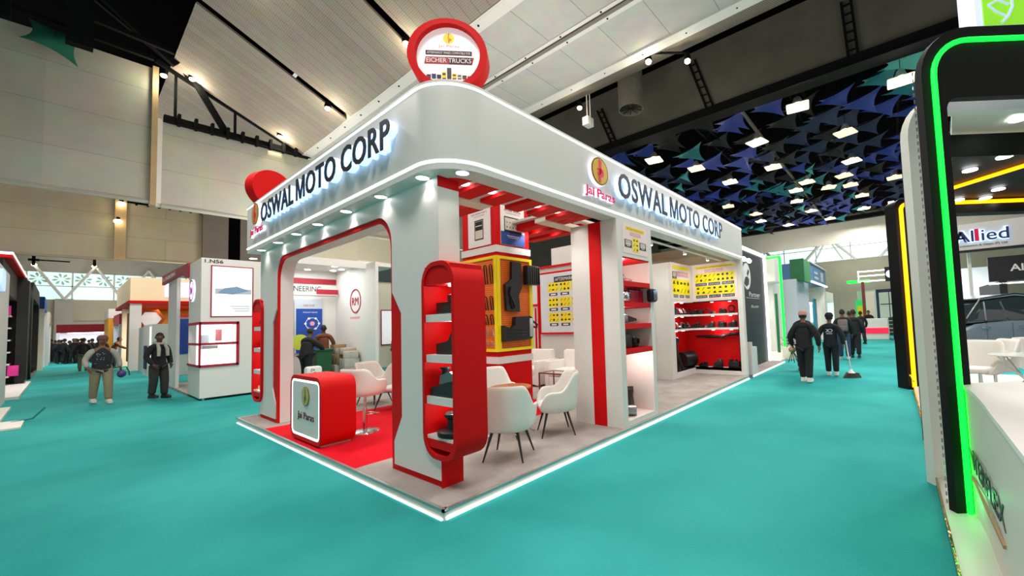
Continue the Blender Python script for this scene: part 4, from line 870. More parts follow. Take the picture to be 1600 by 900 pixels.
def put(kind, loc, rz, s, label, group, mt=None):
    m = KINDS[kind](None, s, *( [mt] if mt else [])); o = m.build(kind, local=True); o.location = loc; o.rotation_euler = (0, 0, rz); return tag(o, label, kind.replace('_', ' '), group)
# back red shelves
G = 'black vehicle parts on the red back shelves'
row = [('upper', 1.762, [('bearing_ring', .42, 1.25), ('filter_housing', .66, .85), ('suspension_arm', 1.02, .9), ('filter_housing', 1.30, .8), ('caliper', 1.52, .9)]),
       ('middle', 1.372, [('bracket', .42, 1.2), ('filter_housing', .70, 1.0), ('bracket', 1.02, 1.1), ('suspension_arm', 1.28, .9), ('caliper', 1.48, 1.0)])]
for nm, z_, L in row:
    for i, (k, y_, s_) in enumerate(L):
        put(k, (9.12, y_, z_), rng.uniform(-.5, .5)+PI/2, s_*1.1, 'black %s on the %s red back shelf, %s from the right' % (k.replace('_', ' '), nm, ('first', 'second', 'third', 'fourth', 'fifth')[i]), G)
    for i, x_ in enumerate((7.9, 8.12, 8.36, 8.62, 8.84)):
        k = ('filter_housing', 'bearing_ring', 'rod_set', 'rod_set', 'suspension_arm')[i] if nm == 'upper' else ('rod_set', 'rod_set', 'suspension_arm', 'caliper', 'rod_set')[i]
        put(k, (x_, 1.58, z_), rng.uniform(-.4, .4), 1.15, '%s on the %s red shelf of the left leg, %s from the left' % (k.replace('_', ' '), nm, ('first', 'second', 'third', 'fourth', 'fifth')[i]), G)
put('filter_housing', (9.13, .42, .262), PI/2, 1.45, 'large black boxy part on the red bottom shelf beside the end column', G)
put('bracket', (9.13, .88, .262), PI/2+.3, 1.55, 'tall black bracket standing mid-way on the red bottom shelf', G)
put('caliper', (9.15, 1.30, .262), PI/2, 1.15, 'black caliper block with a bright lens beside the big black drum', G)
m = MB(); m.lathe([(0, 0), (.22, 0), (.23, .02), (.23, .5), (.24, .52), (.24, .56), (.20, .57), (0, .55)], (8.5, 1.70, .49), V(.9, -.1, 0), 'bplastic', 28)
tag(m.build('air_tank'), 'big black plastic drum lying on the red bottom shelf in the corner', 'tank')
t = thing('coiled_hose_bracket', 'tall curved black arm leaning by the black drum on the bottom shelf', 'vehicle part', (7.95, 1.6, .262)); m = MB(); m.tube([(7.98, 1.58, 1.1), (7.9, 1.56, 1.0), (7.93, 1.56, .8), (8.1, 1.55, .5), (8.2, 1.52, .30)], [.05, .07, .06, .05, .04], 'bplastic', 10); m.cyl((7.9, 1.50, 1.08), (7.98, 1.58, 1.1), .07, 'bplastic', 14); m.build('arm', t)
m = MB(); m.bbox(7.8, 8.05, 1.48, 1.7, .262, .38, 'bsteel', .02); m.cyl((7.9, 1.5, .38), (7.9, 1.5, .42), .06, 'bsteel', 14); m.build('foot', t)
t = thing('leaf_bumper', 'long dark bumper strip fixed across the red back wall', 'bumper', (9.25, .85, 1.2)); m = MB(); m.tube([(9.28, .2, 1.20), (9.2, .5, 1.18), (9.22, .8, 1.12), (9.24, 1.15, 1.12), (9.3, 1.55, 1.12)], [.03, .045, .035, .045, .02], 'bsteel', 8); m.build('strip', t)
m = MB(); m.bbox(9.18, 9.3, .72, .86, 1.07, 1.15, 'bsteel', .01); m.build('clip', t)
# narrow niche
t = thing('headlamp', 'clear silver headlamp on the top shelf of the narrow niche', 'headlamp', (3.4, .35, 2.252)); m = MB(); m.ell((3.35, .35, 2.34), (.2, .12, .09), 'chrome', 18, 10); m.ell((3.52, .32, 2.30), (.2, .09, .05), mat('clear_lens', '#D9D4D0', .1, .6), 18, 10); m.build('lens', t); m = MB(); m.bbox(3.15, 3.6, .28, .45, 2.252, 2.29, 'bplastic', .01); m.build('base', t)
m = MB(); m.bbox(3.0+.1, 3.4, .12, .3, 1.932, 2.14, 'chrome', .05); t = thing('lamp_set', 'chrome lamp beside a row of three dark red reflectors on the second niche shelf', 'lamp', (3.4, .2, 1.932)); m.build('headlamp', t)
for i in range(3): m = MB(); m.prism([(0, 0), (.14, 0), (.14, .2), (.03, .2)], (3.42+i*.13, .16, 1.932), X, Z, Y, .06, 'dred' if i != 1 else 'dred'); m.build('reflector', t)
m = MB(); m.bbox(3.42, 3.85, .2, .28, 1.932, 2.16, 'bplastic', .02); m.build('backing', t)
m = MB(); m.bbox(3.82, 3.99, -.03, .1, 1.94, 2.16, 'bplastic', .04); m.add([(3.838, -.033, 1.97), (3.97, -.033, 1.97), (3.97, -.033, 2.13), (3.838, -.033, 2.13)], [(0, 1, 2, 3)], 'chrome'); tag(m.build('wing_mirror'), 'black wing mirror with a bright glass sticking out of the niche', 'mirror')
m = MB(); m.prism([(0, .0), (.12, 0), (.62, .04), (.62, .075), (.2, .16), (0, .26)], (3.12, .25, 1.605), X, Z, Y, .16, 'bplastic'); m.bbox(3.15, 3.4, .2, .26, 1.62, 1.75, 'steel', .01); tag(m.build('wedge_bracket'), 'sloping black and silver part on the third niche shelf', 'vehicle part')
m = MB(); m.bbox(3.1, 3.5, .2, .45, 1.222, 1.44, 'bplastic', .01); m.bbox(3.2, 3.4, .25, .35, 1.44, 1.46, 'steel', .005); tag(m.build('battery_box'), 'plain black box on the fourth niche shelf', 'box')
put('caliper', (3.72, .3, 1.222), .4, 1.25, 'small black and steel part right of the black box on the fourth niche shelf', None)
put('suspension_arm', (3.62, .35, .182), .6, 2.3, 'black jointed steel part on the niche floor at the right', None)
t = thing('part_column', 'stack of black and silver fittings at the left inside the tall niche', 'vehicle part', (3.16, .3, .182)); m = MB(); m.cyl((3.16, .3, .182), (3.16, .3, .95), .012, 'bsteel', 8); m.build('rod', t)
for z_, r_ in ((.85, .07), (.62, .06), (.45, .09), (.3, .05), (.2, .08)):
    m = MB(); m.lathe([(0, 0), (r_, .01), (r_, .06), (r_*.6, .09), (0, .09)], (3.16, .3, z_), V(.15, -.3, 1), 'bsteel' if z_ != .62 else 'chrome', 14); m.build('fitting', t)
# near pod
t = thing('lamp_housing', 'black boxy part with a steel cap on the top pod shelf', 'vehicle part', (.38, .35, 1.782)); m = MB(); m.bbox(.3, .5, .18, .56, 1.782, 1.9, 'bplastic', .012); m.bbox(.3, .48, .18, .36, 1.9, 1.97, 'bplastic', .012); m.build('body', t); m = MB(); m.lathe([(0, 0), (.05, 0), (.045, .03), (.03, .06), (0, .06)], (.4, .27, 1.97), Z, 'steel', 16); m.build('cap', t)
t = thing('stepped_bracket', 'black stepped bracket on the second pod shelf', 'vehicle part', (.38, .35, 1.382)); m = MB(); m.prism([(.56, 0), (.16, 0), (.16, .27), (.26, .27), (.36, .13), (.56, .1)], (.3, 0, 1.382), Y, Z, X, .18, 'bplastic'); m.build('body', t); m = MB(); m.cyl((.3, .22, 1.5), (.28, .22, 1.5), .03, 'steel', 10); m.build('bolt', t)
t = thing('hinge_assembly', 'black plate with a silver cast lever on the third pod shelf', 'vehicle part', (.38, .35, .972)); m = MB(); m.prism([(.62, 0), (.15, 0), (.15, .09), (.3, .15), (.6, .08)], (.26, 0, .972), Y, Z, X, .2, 'bplastic'); m.build('plate', t)
m = MB(); m.prism([(.52, .11), (.2, .13), (.2, .19), (.34, .24), (.5, .2)], (.3, 0, .972), Y, Z, X, .1, 'steel'); m.cyl((.35, .48, 1.15), (.35, .48, 1.24), .035, 'bsteel', 12); m.cyl((.35, .48, 1.23), (.35, .48, 1.25), .05, 'bsteel', 12); m.build('lever', t)
m = MB(); m.lathe([(0, 0), (.17, 0), (.18, .01), (.18, .05), (.17, .06), (.09, .07), (.085, .16), (.11, .18), (.115, .21), (.10, .215), (.08, .19), (0, .19)], (.385, .36, .592), Z, 'bsteel', 32); m.lathe([(.1, .212), (.116, .212), (.116, .218), (.1, .218)], (.385, .36, .592), Z, 'chrome', 32)
tag(m.build('wheel_hub'), 'black wheel hub with a bright rim on the bottom pod shelf', 'wheel hub')
for z_, k, l in ((1.782, 'caliper', 'small dark part on the top shelf of the far pod'), (1.382, 'suspension_arm', 'small dark jointed part on the second shelf of the far pod'), (.972, 'rod_set', 'flat small part on the third shelf of the far pod')):
    put(k, (.36, 6.44, z_), PI/2, 1.25 if z_ > 1 else .8, l, None)
m = MB()
for i in range(7): m.cyl((.3+.03*(i % 3), 6.22+i*.065, .592), (.3+.03*(i % 3), 6.22+i*.065, .66+.02*(i % 2)), .018, mat('cream_bush', '#E8D0A8', .5), 8, r2=.01)
tag(m.build('bush_row'), 'row of small cream bushes on the bottom shelf of the far pod', 'bushes')['kind'] = 'stuff'
# pegboard items
fy, fx = py0-.035, px0-.035
def pg(a, z): return V(px0+a, fy, z)
m = MB(); m.prism([(.27, 2.78), (.49, 2.77), (.50, 2.32), (.42, 2.18), (.44, 1.88), (.13, 1.9), (.11, 2.36), (.26, 2.46)], (px0, fy, 0), X, Z, -Y, .06, 'bplastic'); m.tube([pg(.22, 2.32)-Y*.075, pg(.19, 2.19)-Y*.08, pg(.31, 1.96)-Y*.075, pg(.26, 1.94)-Y*.07, pg(.2, 2.09)-Y*.075], .02, 'bsteel', 8)
tag(m.build('accelerator_pedal'), 'long stepped black panel hanging on the right pegboard', 'vehicle part')
m = MB(); m.bbox(px0+.58, px0+.92, fy-.12, fy, 2.38, 2.74, 'bplastic', .02)
for k in range(6): m.bbox(px0+.60+k*.055, px0+.62+k*.055, fy-.13, fy, 2.4, 2.72, 'bplastic', .004)
tag(m.build('ribbed_module'), 'ribbed black box hanging over the right corner of the pegboard', 'vehicle part')
m = MB(); m.prism([(.03, 1.36), (.66, 1.38), (.72, 1.42), (.72, 1.75), (.66, 1.8), (.3, 1.79), (.28, 1.64), (.2, 1.58), (.03, 1.64)], (px0, fy, 0), X, Z, -Y, .1, 'bplastic'); m.bbox(px0+.62, px0+.71, fy-.115, fy-.09, 1.42, 1.76, 'alu', .01)
for k in range(3): m.bbox(px0+.1, px0+.55, fy-.11, fy-.09, 1.44+k*.06, 1.46+k*.06, 'bplastic', .003)
m.tube([(px0+.72, fy-.1, 1.7), (px0+.8, fy-.12, 1.64), (px0+.8, fy-.1, 1.58), (px0+.72, fy-.1, 1.6)], .02, 'bplastic', 8)
tag(m.build('filter_casing'), 'large moulded black casing at the bottom of the right pegboard', 'vehicle part')
m = MB(); m.ell((px0+pw+.05, py0+.1, 2.0), (.04, .05, .22), 'bplastic', 14, 8); tag(m.build('oval_cover'), 'slim black oval part hanging behind the right edge of the pegboard', 'vehicle part')
k = 0
for rowi, (z_, h_, mt, n_) in enumerate(((2.72, .34, 'bsteel', 5), (2.16, .24, 'bsteel', 4), (1.84, .18, 'bsteel', 2), (1.60, .14, 'alu', 3), (1.38, .1, 'alu', 3))):
    for i in range(n_):
        yy = py0+.09+i*.15; m = MB(); m.tube([(fx, yy-.03, z_-h_), (fx-.03, yy-.03, z_-.02), (fx-.03, yy, z_), (fx-.03, yy+.03, z_-.02), (fx, yy+.03, z_-h_)], .011, mt, 6)
        tag(m.build('u_bolt'), ('black' if mt == 'bsteel' else 'silver')+' U-bolt hanging on the left pegboard in the %s row' % ('top', 'second', 'third', 'fourth', 'bottom')[rowi], 'u-bolt', 'U-bolts in the %s pegboard row' % ('top', 'second', 'third', 'fourth', 'bottom')[rowi])

# ================================================================ NEIGHBOURING STANDS
M['nwhite'] = mat('neighbour_white_board', '#E2E0DB', .55)
M['bandred'] = mat('dark_red_band', '#A3122E', .5)
M['bluep'] = mat('blue_panel', '#1248A8', .5)
M['litpanel'] = mat('lit_white_poster', '#F4F6FA', .5, emit=.35, ecol='#EEF4FF')
M['palegrey'] = mat('pale_grey_print', '#C2CCD6', .5)
M['bluegrey'] = mat('pale_blue_print', '#7FA3C4', .5)
t = thing('neighbour_stand', 'white and dark red stand number 1 N56 across the left aisle with an RM logo', 'exhibition stand', (3, 14, 0))
m = MB(); m.box(.12, 1.9, 10.94, 12.55, .06, .85, 'nwhite'); m.box(.12, 1.9, 10.94, 12.55, 1.98, 3.66, 'nwhite'); m.box(.86, 1.9, 10.94, 12.55, .85, 1.98, 'nwhite'); m.box(.12, .86, 12.50, 12.55, .85, 1.98, 'nwhite')
m.box(.14, .22, 14.75, 16.4, .05, 3.5, 'nwhite'); m.box(2.9, 4.36, 14.0, 14.1, .05, 3.9, 'nwhite'); m.box(.5, 2.9, 14.6, 14.7, .05, 3.5, 'nwhite')
m.box(4.36, 4.46, 10.73, 16.5, .05, 3.95, 'nwhite'); m.build('wall', t, smooth=False)
m = MB(); m.box(.12, 4.4, 12.55, 16.5, 0, .06, 'grey'); m.build('platform', t, smooth=False)
m = MB(); m.prism([(12.5, 3.30), (13.0, 3.34), (13.4, 3.48), (17.4, 3.48), (17.4, 3.80), (12.5, 3.70)], (.08, 0, 0), Y, Z, X, .07, 'bandred'); m.text('R.K. ENGINEERING', (.075, 17.2, 3.56), -Y, Z, .13, 'nwhite', 2.6, .004); m.build('header', t, smooth=False)
m = MB()
m.box(.10, .86, 10.91, 10.94, 1.93, 2.0, 'bandred'); m.box(.10, .86, 10.91, 10.94, .84, .90, 'bandred'); m.box(.10, .86, 10.91, 10.94, 1.40, 1.46, 'bandred'); m.box(.82, .88, 10.91, 10.94, .84, 2.0, 'bandred'); m.box(.09, .13, 10.91, 10.95, .84, 2.0, 'bandred')
m.box(.09, .12, 10.92, 12.5, 1.93, 2.0, 'bandred'); m.box(.09, .12, 10.92, 12.5, .84, .90, 'bandred'); m.box(.09, .12, 10.92, 12.5, 1.40, 1.46, 'bandred'); sh = m.build('showcase_frame', t, smooth=False)
m = MB(); m.box(.13, .85, 11.5, 11.52, .86, 1.97, 'lbox'); m.box(.13, .85, 10.96, 11.5, .86, .90, 'lbox'); m.box(.13, .85, 10.96, 11.5, 1.42, 1.44, 'nwhite'); m.box(.5, .62, 11.45, 11.5, 1.5, 1.8, 'bandred'); m.box(.2, .34, 11.3, 11.45, 1.44, 1.66, 'palegrey'); m.box(.2, .5, 11.2, 11.4, 1.3, 1.38, 'steel'); m.build('showcase_interior', t, smooth=False)
m = MB(); m.box(.13, .82, 10.925, 10.93, .9, 1.93, 'glass'); m.build('showcase_glass', t, smooth=False)
p = Panel((.30, 10.93, 2.12), X, Z, .87, 1.36, M['bandred']); p.rect(.03, .02, .97, .98, M['litpanel']); p.rect(.1, .45, .95, .55, M['palegrey'], .0005); p.poly([(.15, .47), (.5, .44), (.9, .52), (.6, .6), (.3, .56)], M['bluegrey'], .001); [p.rect(.45+.05*i, .2-i*.045, .92, .215-i*.045, M['palegrey'], .001) for i in range(3)]; p.build('poster', t, smooth=False)
m = MB(); m.text('1.N56', (.18, 10.935, 3.54), X, Z, .09, 'letter', .36, .003, .01); m.build('stand_number', t)
m = MB(); c = V(.115, 11.97, 2.88); m.cyl(c, c-X*.03, .30, 'halop', 28); m.ring([(.29*math.cos(i*PI/12), .29*math.sin(i*PI/12)) for i in range(24)], [(.25*math.cos(i*PI/12), .25*math.sin(i*PI/12)) for i in range(24)], c-X*.034, Y, Z, X, .004, mat('pink_violet', '#C63AA8', .5)); m.text('RM', c-X*.034+Y*.17-Z*.1, -Y, Z, .2, mat('pink_violet', '#C63AA8', .5), .32, .003, .03); m.build('logo', t)
m = MB(); c = V(4.355, 12.25, 2.70); m.ring([(.44*math.cos(i*PI/14), .44*math.sin(i*PI/14)) for i in range(28)], [(.39*math.cos(i*PI/14), .39*math.sin(i*PI/14)) for i in range(28)], c-X*.01, Y, Z, X, .01, 'dred'); m.text('RM', c-X*.01+Y*.27-Z*.15, -Y, Z, .3, 'dred', .52, .003, .0); m.box(4.35, 4.352, 11.9, 12.7, 2.08, 2.14, 'pposter'); m.build('logo', t)
m = MB(); m.box(1.9, 5.4, 11.4, 14.2, 3.9, 4.02, 'nwhite'); m.box(1.9, 4.36, 11.4, 11.5, 3.78, 3.9, 'nwhite'); m.build('canopy', t, smooth=False)
for x, y in ((3.3, 13.6), (4.05, 13.4), (2.9, 11.8), (3.7, 12.3), (4.15, 12.9), (2.6, 12.8), (1.4, 12.0)):
    m = MB(); m.cyl((x, y, 3.885), (x, y, 3.898), .09, 'spot', 14); m.build('downlight', t)
m = MB(); m.box(2.6, 4.36, 13.94, 14.0, 3.42, 3.62, 'bandred'); m.box(3.6, 4.3, 13.6, 13.66, 3.02, 3.2, 'bandred'); m.build('inner_band', t, smooth=False)
m = MB(); m.box(2.6, 4.36, 13.97, 14.0, 3.0, 3.42, 'nwhite'); m.text('ENGINEERING', (2.5, 13.965, 3.14), X, Z, .2, 'letter', 1.35, .004); m.build('inner_sign', t, smooth=False)
p = Panel((3.0, 13.93, .9), X, Z, .9, 1.95, M['palegrey']); p.rect(.06, 0, .98, .82, M['bluep']); p.txt('ONE STOP', .5, .86, .04, M['dred'], .4); p.txt('PRODUCT RANGE', .55, .74, .025, M['paper'], .5); p.loop(.62, .54, .2, .22, M['paper'], .001)
for k in range(6): p.disc(.62+.24*math.cos(k*PI/3), .54+.11*math.sin(k*PI/3), .04, M['paper'], .002, 12)
p.disc(.62, .54, .08, M['pposter'], .002); p.disc(.2, .2, .28, mat('lime_disc', '#C9D84A', .5), .002)
p.build('banner', t, smooth=False)
m = MB(); m.box(.5, .53, 13.9, 14.6, 1.2, 2.9, 'bluep'); m.box(.49, .5, 14.0, 14.3, 1.5, 2.2, 'navy'); m.box(.48, .5, 14.1, 14.35, 1.35, 1.7, 'lbox'); m.build('blue_board', t, smooth=False)
m = MB(); m.cyl((.2, 11.0, 0), (.2, 11.0, .06), .025, 'chrome', 8); m.cyl((1.7, 11.0, 0), (1.7, 11.0, .06), .025, 'chrome', 8); m.build('foot', t)
lamp('stand_or_fill_light', 'AREA', (3.2, 12.7, 3.85), 60, (1, .98, .95), 1.5); lamp('stand_or_fill_light', 'POINT', (.5, 11.2, 1.75), 4, (1, 1, 1), .05); lamp('stand_or_fill_light', 'POINT', (.5, 11.2, 1.2), 3, (1, 1, 1), .05)
# cream partition beyond, with framed notice
t = thing('cream_partition', 'plain cream partition wall with a framed notice, seen at the right of the archway', 'partition', (9, 14.8, 0)); m = MB(); m.box(5.5, 14, 14.7, 14.8, 0, 4.6, 'cream'); m.build('board', t, smooth=False)
p = Panel((6.38, 14.66, .95), X, Z, .75, 1.55, M['bandred']); p.rect(.05, .03, .95, .97, M['litpanel']); p.build('notice', t, smooth=False)
m = MB(); m.box(6.1, 6.9, 14.6, 14.68, 3.75, 4.35, mat('dark_green_glass', '#1E3A38', .3)); m.build('dark_window', t, smooth=False)
# bin, boxes under plastic, black coat heap
t = thing('wheelie_bin', 'dark green bin behind the archway, left of the man in brown', 'bin', (3.3, 12.3, 0)); m = MB(); m.prism([(3.12, .12), (3.5, .12), (3.56, 1.0), (3.06, 1.0)], (0, 12.1, 0), X, Z, Y, .45, mat('green_bin_plastic', '#0E4F2C', .5)); m.build('body', t, smooth=False)
m = MB(); m.bbox(3.04, 3.58, 12.06, 12.6, 1.0, 1.06, mat('green_bin_plastic', '#0E4F2C', .5), .02); m.build('rim', t)
for x in (3.14, 3.48): m = MB(); m.cyl((x-.03, 12.5, .1), (x+.03, 12.5, .1), .1, 'bplastic', 14); m.build('wheel', t)
M['wrap'] = mat('plastic_wrapped_carton', '#B5AEA2', .35, noise=.3, nscale=5)
M['carton'] = mat('brown_carton', '#8F7658', .8, noise=.1, nscale=6)
def carton(x, y, z, a, b, c, rz, mt, label):
    m = MB(); T = Matrix.Translation((x, y, z)) @ Matrix.Rotation(rz, 4, 'Z'); m.bbox(-a/2, a/2, -b/2, b/2, 0, c, mt, .02, T); m.box(-a/2-.002, a/2+.002, -.03, .03, .01, c+.002, 'tan', T)
    o = m.build('carton', smooth=True); return tag(o, label, 'box', 'cartons heaped in the neighbouring stand')
for a in [(3.95, 12.55, .06, .55, .45, .42, .1, 'wrap', 'lowest left plastic-wrapped carton by the man in brown'), (4.05, 11.95, .06, .5, .5, .3, -.2, 'wrap', 'lowest front plastic-wrapped carton of the heap'), (3.98, 12.5, .48, .5, .42, .35, .25, 'carton', 'brown carton in the middle of the heap'),
          (4.05, 12.0, .36, .48, .45, .33, .0, 'wrap', 'wrapped carton in the middle front of the heap'), (4.06, 12.3, .83, .52, .4, .22, .35, 'wrap', 'tilted wrapped carton near the top of the heap'), (3.98, 12.75, .83, .4, .4, .34, 0, 'carton', 'brown carton at the top back of the heap'), (4.08, 12.0, .69, .45, .42, .25, -.3, 'wrap', 'topmost front carton of the heap')]: carton(*a)
# stands further along the left aisle
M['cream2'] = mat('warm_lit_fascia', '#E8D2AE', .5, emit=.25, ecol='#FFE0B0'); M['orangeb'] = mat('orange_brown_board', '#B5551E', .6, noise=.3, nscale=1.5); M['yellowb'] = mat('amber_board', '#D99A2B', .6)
t = thing('warm_lit_stand', 'warm cream and orange stand with a red line and hexagon panels along the left aisle', 'exhibition stand', (2.5, 32, 0))
m = MB(); m.box(.0, 6, 27.5, 36, 3.55, 4.75, 'cream2'); m.build('fascia', t, smooth=False); m = MB(); m.box(-.05, 6.05, 27.4, 36.1, 3.4, 3.55, 'red'); m.build('red_line', t, smooth=False)
m = MB(); m.box(.0, .4, 27.5, 27.9, 0, 3.4, 'nwhite'); m.box(.1, .5, 33.5, 34, 0, 3.4, 'nwhite'); m.box(5, 6, 27.5, 36, 0, 3.4, 'orangeb'); m.box(.6, 5, 35.5, 36, 0, 3.4, 'yellowb'); m.box(.1, .15, 28.5, 30.5, .4, 3.0, 'orangeb'); m.build('wall', t, smooth=False)
m = MB(); c = V(1.6, 35.4, 2.4)
def hexa(m, c, u, n, r, mt1, mt2):
    O = [(r*math.cos(i*PI/3), r*math.sin(i*PI/3)) for i in range(6)]; m.ring(O, [(a*.72, b*.72) for a, b in O], c, u, Z, n, .05, mt1); m.prism([(a*.72, b*.72) for a, b in O], c, u, Z, n, .03, mt2)
hexa(m, V(.95, 30.2, 2.7), X, -Y, .6, 'orangeb', 'litpanel'); hexa(m, V(2.3, 30.2, 2.4), X, -Y, .6, 'dred', 'nwhite'); hexa(m, V(.75, 30.2, 1.5), X, -Y, .45, 'dred', 'yellowb'); hexa(m, V(1.7, 30.3, 1.0), X, -Y, .6, 'orangeb', 'dred'); m.build('hexagon_panel', t, smooth=False)
m = MB(); m.box(1.2, 4.6, 27.42, 27.5, 3.75, 4.55, mat('violet_lit_sign', '#E6D8FF', .5, emit=.8, ecol='#E0CCFF')); m.text('A.E', (2.6, 27.4, 3.95), X, Z, .5, 'navy', 1.5, .01); m.build('sign', t, smooth=False)
lamp('stand_or_fill_light', 'AREA', (2.2, 31, 3.3), 420, (1, .75, .45), 2)
t = thing('white_kiosk', 'white flat-panelled kiosk with a small blue sign behind the man in the scarf', 'kiosk', (1, 24, 0)); m = MB(); m.box(.2, 1.6, 21.2, 24, 0, 2.2, 'nwhite'); m.box(.3, 1.6, 24.2, 27.2, 0, 2.15, 'nwhite'); m.build('body', t, smooth=False); m = MB(); m.box(.15, .2, 22.5, 23.2, .3, 1.3, 'navy'); m.build('blue_sign', t, smooth=False); m = MB(); m.box(.9, 1.3, 21.15, 21.2, .9, 2.4, 'bluep'); m.build('blue_panel', t, smooth=False)
m = MB(); m.box(.25, .3, 24.0, 24.2, .1, 2.1, 'lbox'); m.box(.15, .2, 21.2, 21.3, .1, 2.1, 'lbox'); m.build('light_slot', t, smooth=False)
def simple_stand(name, x0, x1, y0, y1, h, mt, band, label, post='nwhite'):
    t = thing(name, label, 'exhibition stand', ((x0+x1)/2, (y0+y1)/2, 0)); s_ = 1 if x0 > 0 else -1
    m = MB(); m.box(x0, x1, y0, y1, h-.7, h, band); m.build('fascia', t, smooth=False)
    m = MB(); e = x0 if s_ > 0 else x1; b = x1 if s_ > 0 else x0
    m.box(min(b, b-s_*.2), max(b, b-s_*.2), y0, y1, 0, h-.7, mt); m.box(x0, x1, y1-.15, y1, 0, h-.7, mt); m.build('wall', t, smooth=False)
    for yy in (y0, y1-.3): m = MB(); m.box(min(e, e+s_*.3), max(e, e+s_*.3), yy, yy+.3, 0, h-.7, post); m.build('post', t, smooth=False)
    m = MB(); m.box(x0+.5, x1-.5, y0+.6, y0+1.2, 0, 1.05, post); m.build('counter', t, smooth=False); m = MB(); m.box(min(e+s_*.8, e+s_*1.4), max(e+s_*.8, e+s_*1.4), (y0+y1)/2, y1-1, 0, 1.05, post); m.build('counter', t, smooth=False)
    m = MB()
    for k in range(3): m.box(x0+.6, x1-.6, y0+1+k*1.5, y0+1.3+k*1.5, h-.74, h-.71, 'spot')
    m.build('light', t, smooth=False); return t
simple_stand('far_stand', .2, 4, 37.5, 42.5, 3.3, 'nwhite', 'bandred', 'white stand with a dark red band beyond the warm orange one', 'palegrey')
simple_stand('far_stand', .0, 4, 43.5, 48.5, 3.9, 'yellowb', 'nwhite', 'stand with amber inner walls far down the left aisle', 'bluegrey')
simple_stand('far_stand', -2.4, 3.5, 53, 57, 3.0, 'litpanel', 'dred', 'stand with a long red fascia closing the left aisle', 'nwhite')
t = thing('end_white_stand', 'white stand wall with a blue lit sign at the left edge of the picture', 'exhibition stand', (-4, 14, 0)); m = MB(); m.box(-3.1, -2.95, 9, 16.6, 0, 3.55, 'nwhite'); m.box(-6, -3.1, 16.4, 16.6, 0, 3.5, 'nwhite'); m.build('wall', t, smooth=False)
m = MB(); m.prism(rr(13.3, 14.3, 2.9, 3.4, .2), (-2.95, 0, 0), Y, Z, X, .06, mat('blue_lit_sign', '#A9C0FF', .5, emit=1.2, ecol='#9DB8FF')); m.build('sign', t)
m = MB(); m.box(-3.6, -2.75, 11.5, 14.4, 0, .06, 'white2'); m.build('platform', t, smooth=False)
M['darkb'] = mat('matt_black_board', '#101314', .6); M['pinkl'] = mat('pink_violet_print', '#C0267C', .5, emit=.4)
t = thing('black_stand', 'black-walled stand with lit shelves of goods near the left edge', 'exhibition stand', (-4.2, 22, 0)); m = MB(); m.box(-3.1, -2.9, 23.3, 24.3, 0, 4.1, 'darkb'); m.box(-6.5, -3.1, 23.9, 24.3, 0, 4.1, 'darkb'); m.box(-6.5, -3.1, 17.2, 24.3, 3.2, 4.1, 'darkb'); m.build('wall', t, smooth=False)
m = MB(); m.box(-6.5, -2.95, 17.3, 24.3, 4.12, 4.22, 'red'); m.box(-6.5, -2.94, 17.2, 24.3, 4.22, 4.28, 'led'); m.build('roof_line', t, smooth=False)
m = MB(); 
for z_ in (.35, .8, 1.25, 1.7, 2.15, 2.6): m.box(-6.3, -3.2, 22.9, 23.9, z_, z_+.05, 'nwhite')
m.build('shelf', t, smooth=False)
m = MB(); m.box(-6.3, -3.2, 22.85, 22.9, 2.65, 3.0, 'pinkl'); m.build('pink_sign', t, smooth=False)
m = MB(); m.box(-6.5, -2.75, 17.2, 24.4, 0, .08, 'white2'); m.box(-2.9, -2.84, 23.3, 24.3, .2, 4.0, 'darkb'); m.box(-2.9, -2.86, 24.3, 24.35, .1, 4.0, 'palegrey'); m.build('platform', t, smooth=False)
for i in range(36):
    z_ = (.4, .85, 1.3, 1.75, 2.2)[i % 5]; x_ = -5.9+(i//5)*.38; m = MB(); m.bbox(x_, x_+.24, 23.0, 23.3, z_, z_+.22+.08*((i*7) % 3), ('dred', 'bbrown', 'palegrey', 'pinkl')[i % 4], .01)
    tag(m.build('boxed_goods'), 'small boxed item on the lit shelves of the black stand', 'box', 'goods on the shelves of the black stand')
lamp('stand_or_fill_light', 'AREA', (-4.6, 20.5, 3.15), 60, (1, .95, .9), 1.5)
t = thing('black_arch_stand', 'black rounded portal beyond the black stand on the left aisle', 'exhibition stand', (-3.2, 31, 0)); m = MB(); m.ring(rr(26.5, 34.5, 0, 4.3, .9), rr(27.2, 33.8, 0.02, 3.6, .5), (-3.2, 0, 0), Y, Z, X, .35, 'darkb'); m.build('portal', t); m = MB(); m.box(-6, -5.8, 26.5, 34.5, 0, 3.4, 'bbrown'); m.box(-5.8, -3.3, 34, 34.2, 0, 3.4, 'darkb'); m.build('wall', t, smooth=False)
simple_stand('far_stand', -6, -2.7, 35.5, 41, 4.2, 'bluegrey', 'bluep', 'stand with a light blue fascia far down the left side')
simple_stand('far_stand', -6, -2.6, 42, 48, 3.6, 'cream', 'cream', 'plain cream stand far down the left side')
simple_stand('far_stand', -6, -2.9, 49, 54, 3.2, 'nwhite', 'bandred', 'small white and red stand at the far left')
m = MB(); m.tube([(-2.6, 11.2, .03), (-2.35, 11.3, .05), (-2.2, 11.3, .25)], .02, mat('teal_plastic', '#1A7F80', .4), 6); m.bbox(-3.2, -2.45, 10.2, 11.4, 0, .04, 'white2', .005); tag(m.build('floor_board'), 'loose pale board with a turned-up teal end on the floor at the left edge', 'board')

